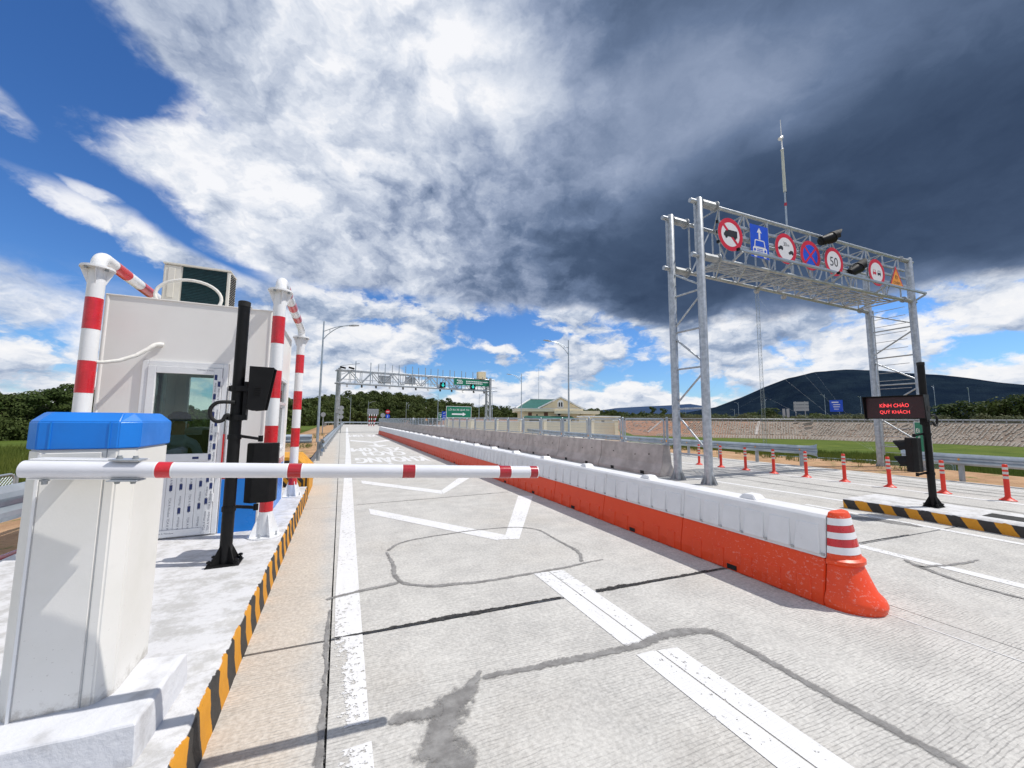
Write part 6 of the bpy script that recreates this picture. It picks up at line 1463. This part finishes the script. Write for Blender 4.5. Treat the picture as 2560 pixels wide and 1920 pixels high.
# ------------------------------------------------------------------ cream building and its compound wall
def building():
    o = Vector((34.0, 55.9, 0)); ex = Vector((.926, -.377, 0)); ey = Vector((.377, .926, 0))
    P = lambda u, v, z: o+ex*u+ey*v+Vector((0, 0, z))
    t = thing('office_building', o, 'cream single storey building with green gabled roof and arched window', 'building')
    def blk(name, u0, u1, v0, v1, z0, z1, m, par=t, bevel=0):
        mb = MB(); vs = [P(u, v, z) for z in (z0, z1) for u, v in ((u0, v0), (u1, v0), (u1, v1), (u0, v1))]
        mb.add(vs, [(3, 2, 1, 0), (4, 5, 6, 7), (0, 1, 5, 4), (1, 2, 6, 5), (2, 3, 7, 6), (3, 0, 4, 7)]); return mb.build(name, M[m], par)
    blk('wall', -6.6, 3.6, .6, 11.5, -.2, 3.05, 'cream_wall')
    blk('eaves_slab', -7.6, 4.0, -.35, 12.2, 3.06, 3.50, 'cream_light'); blk('eaves_trim', -7.68, 4.08, -.43, 12.28, 3.51, 3.60, 'trim_white')
    blk('annex', 3.65, 6.2, .3, 6, -.2, 2.62, 'cream_wall'); blk('canopy_slab', -1.0, 6.6, -1.25, -.36, 2.70, 3.22, 'cream_light'); blk('canopy_slab', 4.1, 6.6, -.35, 6.4, 2.66, 3.22, 'cream_light')
    # gable
    mb = MB(); z0 = 3.61
    g0, g1, gp = P(-3.3, -.10, z0), P(3.6, -.10, z0), P(.15, -.10, 5.42)
    h0, h1, hp = P(-3.3, .1, z0), P(3.6, .1, z0), P(.15, .1, 5.42)
    mb.add([g0, g1, gp, h0, h1, hp], [(0, 1, 2), (5, 4, 3), (0, 3, 4, 1), (1, 4, 5, 2), (2, 5, 3, 0)]); gab = mb.build('gable', M['cream_wall'], t)
    mb = MB(); mb.bar(P(-3.7, -.2, z0+.02), P(.15, -.2, 5.56), .3, .22); mb.bar(P(.15, -.2, 5.56), P(4.0, -.2, z0+.02), .3, .22); mb.build('gable_trim', M['trim_white'], t)
    # main roof, ridge running back and then left
    mb = MB()
    a0, a1, r0 = P(-3.4, .0, 3.64), P(3.7, .0, 3.64), P(.15, .0, 5.48)
    mb.add([a0, P(-3.4, 8, 3.64), P(.15, 8, 5.48), r0], [(0, 1, 2, 3)]); mb.add([a1, r0, P(.15, 8, 5.48), P(3.7, 8, 3.64)], [(0, 1, 2, 3)])
    mb.add([P(-7.3, 1.2, 3.64), P(-2.2, 1.2, 3.64), P(-.2, 5.5, 5.40), P(-4.6, 5.5, 5.40)], [(0, 1, 2, 3)]); mb.add([P(-7.3, 9.8, 3.64), P(-4.6, 5.5, 5.40), P(-.2, 5.5, 5.40), P(-.2, 9.8, 3.64)], [(0, 1, 2, 3)])
    mb.add([P(-7.3, 1.2, 3.64), P(-4.6, 5.5, 5.40), P(-7.3, 9.8, 3.64)], [(0, 1, 2)])
    mb.build('roof', M['green_roof'], t)
    mb = MB(); mb.bar(P(-7.35, 1.1, 3.7), P(-4.6, 5.5, 5.47), .22, .16); mb.bar(P(-4.6, 5.5, 5.47), P(0, 5.5, 5.47), .2, .1); mb.build('roof_trim', M['trim_white'], t)
    # arched window in the gable
    W = frame(P(.15, -.104, 4.32), ex, (0, 0, 1)); arch = lambda w, z0, z1: [(-w, z0), (w, z0)]+arc(0, z1, w, 0, 180, 10)
    win = poly_part(t, W, 'window', 'trim_white', [arch(.52, -.55, .25)], .003)
    for s in (-1, 1): mb = MB(); flat(mb, [(s*.20+x, z) for x, z in arch(.13, -.42, .22)], W, .006); mb.build('pane', M['dark_opening'], win)
    for u, w, z0, z1, m in ((-5.0, .32, 2.0, 2.9, 'wood_door'), (-3.8, .12, 2.3, 2.6, 'dark_opening'), (-2.25, .35, 1.2, 2.95, 'wood_door'), (-4.2, .9, .3, 1.6, 'dark_opening'), (1.5, .7, .8, 2.0, 'dark_opening')): blk('window' if m == 'dark_opening' else 'door', u-w, u+w, .57, .597, z0, z1, m)
    ac = blk('wall_unit', -.55, .25, .15, .58, 2.25, 2.95, 'ac_cream'); F = frame(P(-.05, .145, 2.6), ex, (0, 0, 1)); mb = MB(); flat(mb, disc(.25, 16), F, .0); mb.build('fan', M['rubber'], ac)
    mb = MB(); mb.add([P(-6.4, -2.9, 2.0), P(2.4, -2.9, 1.75), P(2.0, -.2, 2.30), P(-5.9, -.2, 2.34)], [(0, 1, 2, 3)]); mb.add([P(-6.4, -2.9, 1.94), P(2.4, -2.9, 1.69), P(2.0, -.2, 2.24), P(-5.9, -.2, 2.28)], [(3, 2, 1, 0)]); mb.build('awning', M['green_roof'], t)
    for u in (-6.2, -2, 2.2): MB().cyl(P(u, -2.8, -.2), P(u, -2.8, 1.9), .06, n=6).build('awning_post', M['trim_white'], t)
    MB().cyl(P(-3.0, 5.5, 5.4), P(-3.0, 5.5, 11.5), .04, .02, n=6).build('lightning_rod', M['galv'], t)
building()
def compound_wall():
    t = thing('compound_wall', (21, 40, 0), 'cream panelled compound wall with white coping in front of the building', 'wall')
    pts = [Vector((12.5, 38.8, 0)), Vector((17.2, 36.4, 0)), Vector((19.0, 35.6, 0)), Vector((22.2, 33.9, 0)), Vector((25.0, 31.6, 0)), Vector((25.6, 31.3, 0))]
    pts = [Vector((9.5, 36.6, 0))+Vector((15.9, -5.6, 0))*k/7 for k in range(8)]
    for a, b in zip(pts, pts[1:]):
        d = (b-a).normalized(); n = Vector((-d.y, d.x, 0))
        MB().bar(a+d*.15+Vector((0, 0, .72)), b-d*.15+Vector((0, 0, .72)), .12, 1.36).build('panel', M['cream_light'], t)
        for i in range(5): MB().bar(a+d*.2-n*.064+Vector((0, 0, .3+i*.24)), b-d*.2-n*.064+Vector((0, 0, .3+i*.24)), .012, .19).build('relief_course', M['cream_light'], t)
        MB().bar(a+d*.15+Vector((0, 0, 1.46)), b-d*.15+Vector((0, 0, 1.46)), .2, .10).build('coping', M['trim_white'], t)
        MB().bar(a+d*.15+Vector((0, 0, .1)), b-d*.15+Vector((0, 0, .1)), .2, .18).build('footing', M['trim_white'], t)
    for p in pts: MB().box(p.x-.17, p.x+.17, p.y-.17, p.y+.17, 0, 1.6).build('pier', M['cream_light'], t); MB().box(p.x-.2, p.x+.2, p.y-.2, p.y+.2, 1.601, 1.68).build('pier_cap', M['trim_white'], t)
compound_wall()
def tank_house():
    t = thing('pump_house', (28.5, 37.5, 0), 'small flat roofed cream outbuilding right of the main building', 'outbuilding')
    MB().box(26.8, 30.4, 36.5, 39.5, -.2, 2.0).build('wall', M['cream_light'], t); MB().box(26.6, 30.6, 36.3, 39.7, 2.001, 2.16).build('roof', M['trim_white'], t); MB().box(27.9, 28.3, 36.47, 36.499, 1.3, 1.6).build('window', M['dark_opening'], t)
tank_house()

# ------------------------------------------------------------------ raised road on the right: stone pitched slope, rail, mast
EMB = [(18, 170), (40, 128), (62, 84), (74.8, 60.4), (89.6, 48.3), (95.5, 36), (98.5, 24), (101, 6), (103, -30)]
def embankment():
    n = len(EMB); pts = []
    for i in range(n-1):
        k = 14
        for j in range(k): pts.append(Vector(EMB[i]).lerp(Vector(EMB[i+1]), j/k))
    pts.append(Vector(EMB[-1])); vs = []; m = len(pts); rows = [(0, -2.3), (.8, -1.9), (1.4, -1.35), (2.0, -1.2), (3.4, -.3), (5.0, .75), (6.4, 1.62), (7.0, 1.74), (24, 1.75), (34, -2.5)]
    nrm = []
    for i in range(m):
        d = (pts[min(i+1, m-1)]-pts[max(i-1, 0)]).normalized(); nrm.append(Vector((-d.y, d.x)) if True else None)
    for off, z in rows:
        for p, nn in zip(pts, nrm): q = p+nn*off; vs.append((q.x, q.y, z+(.12*mnoise.noise(Vector((q.x*.5, q.y*.5, z))) if -2 < z < 1.6 else 0)))
    mb = MB().add(vs, [(r*m+i, r*m+i+1, (r+1)*m+i+1, (r+1)*m+i) for r in range(len(rows)-1) for i in range(m-1)])
    e = structure('embankment', mb, M['slope'], smooth=60)
    # pale stones set in slanting courses
    st = MB(); rnd = random.Random(9); acc = 0.0
    def at(s, off, z):
        k = s; i = 0
        while i < m-2 and k > (pts[i+1]-pts[i]).length: k -= (pts[i+1]-pts[i]).length; i += 1
        q = pts[i]+(pts[i+1]-pts[i])*(k/(pts[i+1]-pts[i]).length)+nrm[i]*off; return Vector((q.x, q.y, z))
    total = sum((b-a).length for a, b in zip(pts, pts[1:])); s = 88.0
    while s < total-28:
        for k in range(9):
            f = k/9; off = 2.1+4.2*f; z = -1.15+2.75*f
            if s < 118 and rnd.random() < .75: continue
            if rnd.random() < .16: continue
            a = at(s+f*1.7+rnd.uniform(-.1, .1), off, z+.05); b = at(s+f*1.7+.20, off+.34, z+.29)
            st.bar(a, b, .17+rnd.random()*.09, .12+rnd.random()*.08)
        if s > 112:
            a = at(s, .5, -2.0); b = at(s+.45, 1.5, -1.35); st.bar(a, b, .22, .14)
        s += .52
    tag(st.build('pitching_stones', M['ribs'], e), kind='stuff')
    for s in (66, 79, 93, 110, 134): MB().bar(at(s, 1.9, -1.2), at(s+2.2, 6.6, 1.72), .5, .22).build('drain_channel', M['jersey'], e)
    # crest rail
    t = thing('guard_rail', (pts[60].x, pts[60].y, 1.7), 'far guard rail running along the crest of the stone slope', 'guard rail')
    cr = [p+nn*8.2 for p, nn in zip(pts, nrm)]
    rings = [[Vector((q.x, q.y, 2.25))+Vector((*(nn*-u), v)) for u, v in ((0, .16), (.08, .08), (.02, 0), (.08, -.08), (0, -.16))] for q, nn in zip(cr, nrm)]
    MB().loft(rings, caps=False).build('beam', M['galv_dull'], t)
    pm = MB()
    for i in range(0, m): q = cr[i]; MB().box(q.x-.06, q.x+.06, q.y-.06, q.y+.06, 1.7, 2.4).build('post', M['galv_dull'], t)
    cp = MB()
    for i in range(m-1):
        a, b = pts[i]+nrm[i]*6.7, pts[i+1]+nrm[i+1]*6.7; cp.bar((a.x, a.y, 1.76), (b.x, b.y, 1.76), .35, .16)
    cp.build('crest_kerb', M['jersey'], e)
embankment()
def far_signs():
    c = Vector((111, 62.0, 0)); t = thing('direction_board', (c.x, c.y, 1.7), 'grey backs of stacked direction boards on the raised road', 'road sign'); d = Vector((.456, -.89, 0))
    for i in range(3): z = 5.0+i*.85; MB().bar(c-d*.2+Vector((0, 0, z)), c+d*3.0+Vector((0, 0, z)), .08, .74).build('panel', M['sign_grey'], t)
    for s in (.2, 2.2): MB().cyl(c+d*s+Vector((.1, .05, 1.6)), c+d*s+Vector((.1, .05, 7.2)), .10, n=8).build('leg', M['galv_dull'], t)
    post_sign('road_sign', (121, 57.3, 0), 6.1, 'blue information sign on a pole on the raised road', B4(1.35, 1.55), 'sign_blue', (.6,), -63, lambda t, F: poly_part(t, F, 'print', 'sign_white', [[(-.9, .8), (.5, .8), (.5, 1.1), (-.9, 1.1)], [(-.6, .2), (.8, .2), (.8, .42), (-.6, .42)], [(-.6, -.35), (.7, -.35), (.7, -.15), (-.6, -.15)], [(-.5, -.95), (.5, -.95), (.5, -.8), (-.5, -.8)]], .01), base=1.7)
    c = Vector((108, 63.4, 0)); t = thing('direction_board', (c.x, c.y, 1.7), 'pair of narrow upright grey panels on the raised road', 'road sign')
    for s in (0, .9): MB().bar(c+d*s+Vector((0, 0, 3.7)), c+d*(s+.62)+Vector((0, 0, 3.7)), .1, 3.0).build('panel', M['sign_grey'], t)
    c = Vector((84, 57, 0))
far_signs()
def radio_mast():
    c = Vector((63.1, 40.1, -2)); H = 25.7; t = thing('radio_mast', c, 'slender guyed lattice radio mast standing in the rice field', 'mast'); r = .30; legs = [Vector((r*math.cos(R(a)), r*math.sin(R(a)), 0)) for a in (63, 183, 303)]; up = Vector((0, 0, 1))
    for l in legs: MB().tube([c+l, c+l+up*H], .03, 5).build('leg', M['galv_dull'], t)
    n = 44; mb = MB()
    for i in range(n):
        z0, z1 = H*i/n, H*(i+1)/n
        for a, b in ((0, 1), (1, 2), (2, 0)): mb.tube([c+legs[a]+up*z0, c+legs[b]+up*z1], .011, 3, caps=False); mb.tube([c+legs[a]+up*z1, c+legs[b]+up*z1], .011, 3, caps=False)
    tag(mb.build('lattice', M['galv_dull'], t), kind='stuff')
    mb = MB()
    for a in (30, 150, 270):
        e = c+Vector((math.cos(R(a)), math.sin(R(a)), 0))*14
        for z in (8, 14, 20, 25): mb.tube([c+up*z, e], .0045, 3, caps=False)
    mb.build('guy_wires', M['galv_dull'], t)
radio_mast()

# ------------------------------------------------------------------ trees
def tree_meshes(h, spread, seed, leaves, leaf, style):
    rnd = random.Random(seed); tr = MB(); cr_v, cr_f = [], []
    lean = Vector((rnd.uniform(-.06, .06), rnd.uniform(-.06, .06), 0))*h; th = h*(.42 if style == 'round' else .5)
    top = Vector((lean.x, lean.y, h*.88)); r0 = h*.022+.05
    tr.tube([(0, 0, -.4), (lean.x*.3, lean.y*.3, th*.5), (lean.x*.6, lean.y*.6, th), tuple(top)], [r0*1.2, r0, r0*.75, r0*.2], 7)
    lobes = []
    nl = 9 if style == 'round' else 7
    for i in range(nl):
        a = i*2.4+rnd.random(); f = (i+.5)/nl; zz = h*(.34+.58*f) if style == 'round' else h*(.45+.5*f)
        rad = spread*(1.0-.55*abs(f-.35))*rnd.uniform(.45, .95)
        c = Vector((lean.x*f+rad*math.cos(a), lean.y*f+rad*math.sin(a), zz)); s = Vector((lean.x*.5*f, lean.y*.5*f, zz*.72))
        tr.tube([s, s.lerp(c, .6)+Vector((0, 0, -.04*h)), c], [r0*.4, r0*.25, r0*.08], 5); lobes.append((c, spread*rnd.uniform(.42, .72)*(1 if style == 'round' else .7)))
    lobes.append((top, spread*.5))
    for i in range(leaves):
        c, rr = lobes[rnd.randrange(len(lobes))]
        while True:
            q = Vector((rnd.uniform(-1, 1), rnd.uniform(-1, 1), rnd.uniform(-1, 1)))
            if .25 < q.length < 1: break
        q = q.normalized()*(q.length**.4); p = c+Vector((q.x*rr, q.y*rr, q.z*rr*.72))
        nv = (q+Vector((rnd.uniform(-1, 1), rnd.uniform(-1, 1), rnd.uniform(-.2, 1.2)))*.8).normalized(); u = nv.orthogonal().normalized(); u.rotate(Matrix.Rotation(rnd.random()*6.28, 3, nv)); v = nv.cross(u)
        s = leaf*rnd.uniform(.55, 1.25); o = len(cr_v)
        cr_v += [p-u*s, p-v*s*.55+nv*s*.12, p+u*s, p+v*s*.55+nv*s*.12]; cr_f.append((o, o+1, o+2, o+3))
    return tr, cr_v, cr_f
def tree(name, x, y, z, h, spread, seed, label, leaves=900, leaf=.34, style='round', mat='leaf', group=None):
    t = thing(name, (x, y, z), label, 'tree', group); tr, v, f = tree_meshes(h, spread, seed, leaves, leaf, style)
    o = tr.build('trunk', M['bark'], None, smooth=50); o.parent = t
    me = bpy.data.meshes.new('crown'); me.from_pydata(v, [], f); me.materials.append(M[mat]); link('crown', me).parent = t
def trees_left():
    spots = [(-29.3, 76, 5.2, 2.2, 'o'), (-27.6, 80, 5.4, 2.6, 'o'), (-26.2, 76, 6.3, 2.0, 't'), (-25.2, 82, 7.4, 2.4, 't'), (-24.3, 86, 7.2, 2.6, 'o'), (-31.0, 74, 5.6, 2.2, 'o'), (-30.1, 90, 6.6, 2.2, 't'), (-28.4, 92, 6.0, 2.6, 'o'), (-22.6, 88, 6.6, 2.8, 'o'), (-26.9, 96, 7.0, 2.6, 'o')]
    lbs = ['rounded tree at the left picture edge above the field', 'broad dark tree left of the striped post behind the field', 'slim open-crowned tree rising behind the field left of the striped post', 'tall airy tree beside the striped post on the left', 'dense tree just behind the striped post on the left', 'bushy tree cut by the left picture edge', 'tall thin tree at the far left above the hedge', 'rounded tree filling the gap at the left edge', 'tree behind the booth on the field side', 'tree in the second row behind the left field']
    for i, (a, r, h, s, k) in enumerate(spots):
        tree('tree', r*math.sin(R(a)), r*math.cos(R(a)), -1.25, h, s, 20+i, lbs[i], 3200, .19, 'round' if k == 'o' else 'tall', 'leaf', 'trees behind the left field')
trees_left()
def trees_right():
    spots = [(72.9, 122, 4.2), (74.2, 121, 4.8), (75.4, 124, 4.4), (76.4, 120, 5.2), (77.6, 119, 5.9), (79.4, 118, 6.2), (58.2, 128, 4.0)]
    lbs = ['small tree behind the message board on the raised road', 'second tree right of the message board on the raised road', 'third tree right of the message board on the raised road', 'tree near the right picture edge on the raised road', 'tallest tree at the right picture edge on the raised road', 'tree cut by the right picture edge on the raised road', 'lone tree beside the blue sign on the raised road']
    for i, (a, r, h) in enumerate(spots): tree('tree', r*math.sin(R(a)), r*math.cos(R(a)), 1.2, h, 2.3, 60+i, lbs[i], 700, .34, 'round', 'leaf_dark', 'trees on the raised road')
    for i, (a, r, h, s) in enumerate([(21.6, 238, 10.5, 2.6), (23.0, 240, 9.0, 3.0), (16.4, 232, 9.5, 2.6), (44.6, 300, 17, 3.2), (46.0, 300, 16, 3.4)]):
        tree('tree', r*math.sin(R(a)), r*math.cos(R(a)), interp(HILL, a)-2, h, s, 80+i, ['umbrella-crowned tree above the green exit sign', 'second umbrella-crowned tree above the green exit sign', 'tall tree at the right shoulder of the wooded hill', 'tall open tree on the skyline right of the building', 'second open tree on the skyline right of the building'][i], 420, .6, 'tall', 'leaf_dark', 'skyline trees')
trees_right()
def scatter(name, protos, spots, mat, label, cat):
    import numpy as np
    VV, FF, o = [], [], 0; rnd = random.Random(5)
    P = [(np.array([tuple(q) for q in v]), np.array(f)) for v, f in protos]
    for x, y, z, s in spots:
        v, f = P[rnd.randrange(len(P))]; a = rnd.random()*6.28; c, sn = math.cos(a), math.sin(a)
        w = np.stack([(v[:, 0]*c-v[:, 1]*sn)*s+x, (v[:, 0]*sn+v[:, 1]*c)*s+y, v[:, 2]*s*rnd.uniform(.85, 1.2)+z], 1); VV.append(w); FF.append(f+o); o += len(v)
    V = np.concatenate(VV).astype('f'); F = np.concatenate(FF).astype('i'); k = F.shape[1]
    me = bpy.data.meshes.new(name); me.vertices.add(len(V)); me.vertices.foreach_set('co', V.ravel()); me.loops.add(F.size); me.loops.foreach_set('vertex_index', F.ravel())
    me.polygons.add(len(F)); me.polygons.foreach_set('loop_start', np.arange(0, F.size, k, dtype='i')); me.polygons.foreach_set('loop_total', np.full(len(F), k, dtype='i')); me.update(calc_edges=True); me.materials.append(mat)
    return tag(link(name, me), label, cat, kind='stuff')
def forests():
    rnd = random.Random(12); protos = [tree_meshes(7.0, 2.6, 200+i, 330, .44, 'round' if i % 2 else 'tall')[1:] for i in range(6)]
    sp = []
    for i in range(1500):
        a = rnd.uniform(-12, 64); u = rnd.random(); r = 152+(262-152)*u
        H = interp(HILL, a); k = sstep(150, 230, r)**.8 if r < 230 else 1
        sp.append((r*math.sin(R(a)), r*math.cos(R(a)), -3+(H+3)*k-.3, rnd.uniform(.7, 1.08)))
    scatter('forest', protos, sp, M['leaf_dark'], 'dark green wood covering the hill beyond the end of the lane', 'wood')
    sp = []
    for i in range(330): a = rnd.uniform(-36, -9); r = rnd.uniform(88, 130); sp.append((r*math.sin(R(a)), r*math.cos(R(a)), -1.4, rnd.uniform(.42, .68)))
    for i in range(70): a = rnd.uniform(-12, -4.5); r = rnd.uniform(66, 110); sp.append((r*math.sin(R(a)), r*math.cos(R(a)), -1.4, rnd.uniform(.5, .95)))
    scatter('hedge', protos, sp, M['leaf_dark'], 'thick green belt of trees and scrub behind the left field', 'wood')
    bp = [tree_meshes(2.4, 1.5, 330+i, 300, .17, 'round')[1:] for i in range(3)]; sp = []
    for i in range(160): a = rnd.uniform(-36, -21); r = rnd.uniform(71, 77); sp.append((r*math.sin(R(a)), r*math.cos(R(a)), -1.9, rnd.uniform(.6, 1.2)))
    scatter('undergrowth', bp, sp, M['leaf_dark'], 'low green scrub along the foot of the trees behind the left field', 'scrub')
    bp = [tree_meshes(1.6, 1.0, 300+i, 130, .20, 'round')[1:] for i in range(3)]; sp = []
    for i in range(420):
        a = rnd.uniform(40, 84); r = rnd.uniform(112, 134); sp.append((r*math.sin(R(a)), r*math.cos(R(a)), 1.2, rnd.uniform(.5, 1.3)))
    scatter('shrubs', bp, sp, M['leaf_grey'], 'grey green shrubs along the raised road', 'shrubs')
    bl = []
    for q in range(4):
        v, f = [], []
        for i in range(9):
            a = rnd.random()*6.28; x, y = rnd.uniform(-.12, .12), rnd.uniform(-.12, .12); h = rnd.uniform(.22, .42); dx, dy = .012*math.cos(a), .012*math.sin(a); o = len(v); lx, ly = rnd.uniform(-.12, .12), rnd.uniform(-.12, .12)
            v += [Vector((x-dx, y-dy, 0)), Vector((x+dx, y+dy, 0)), Vector((x+lx, y+ly, h))]; f.append((o, o+1, o+2))
        bl.append((v, f))
    sp = []
    for i in range(9000):
        r = 34+(60-34)*rnd.random()**.9; a = rnd.uniform(44, 84); x, y = r*math.sin(R(a)), r*math.cos(R(a)); z = ground_z(x, y)
        if z < -1.6: sp.append((x, y, z, rnd.uniform(.8, 1.5)))
    for i in range(4000):
        r = rnd.uniform(9, 55); a = rnd.uniform(-36, -24); x, y = r*math.sin(R(a)), r*math.cos(R(a)); z = ground_z(x, y)
        if z < -.8: sp.append((x, y, z, rnd.uniform(.8, 1.4)))
    for i in range(700):
        y = rnd.uniform(16, 44); x = rnd.uniform(-7, -1.3); sp.append((x, y, ground_z(x, y), rnd.uniform(.4, .9))) if mnoise.noise(Vector((x*.6, y*.25, 4))) > .0 else None
    for i in range(500):
        y = rnd.uniform(6, 18); x = rnd.uniform(17.8, 21); sp.append((x, y, ground_z(x, y), rnd.uniform(.4, .9))) if mnoise.noise(Vector((x*.6, y*.4, 4))) > .1 else None
    scatter('grass', bl, sp, M['blade'], 'green rice and grass in the fields and on the banks', 'grass')
forests()
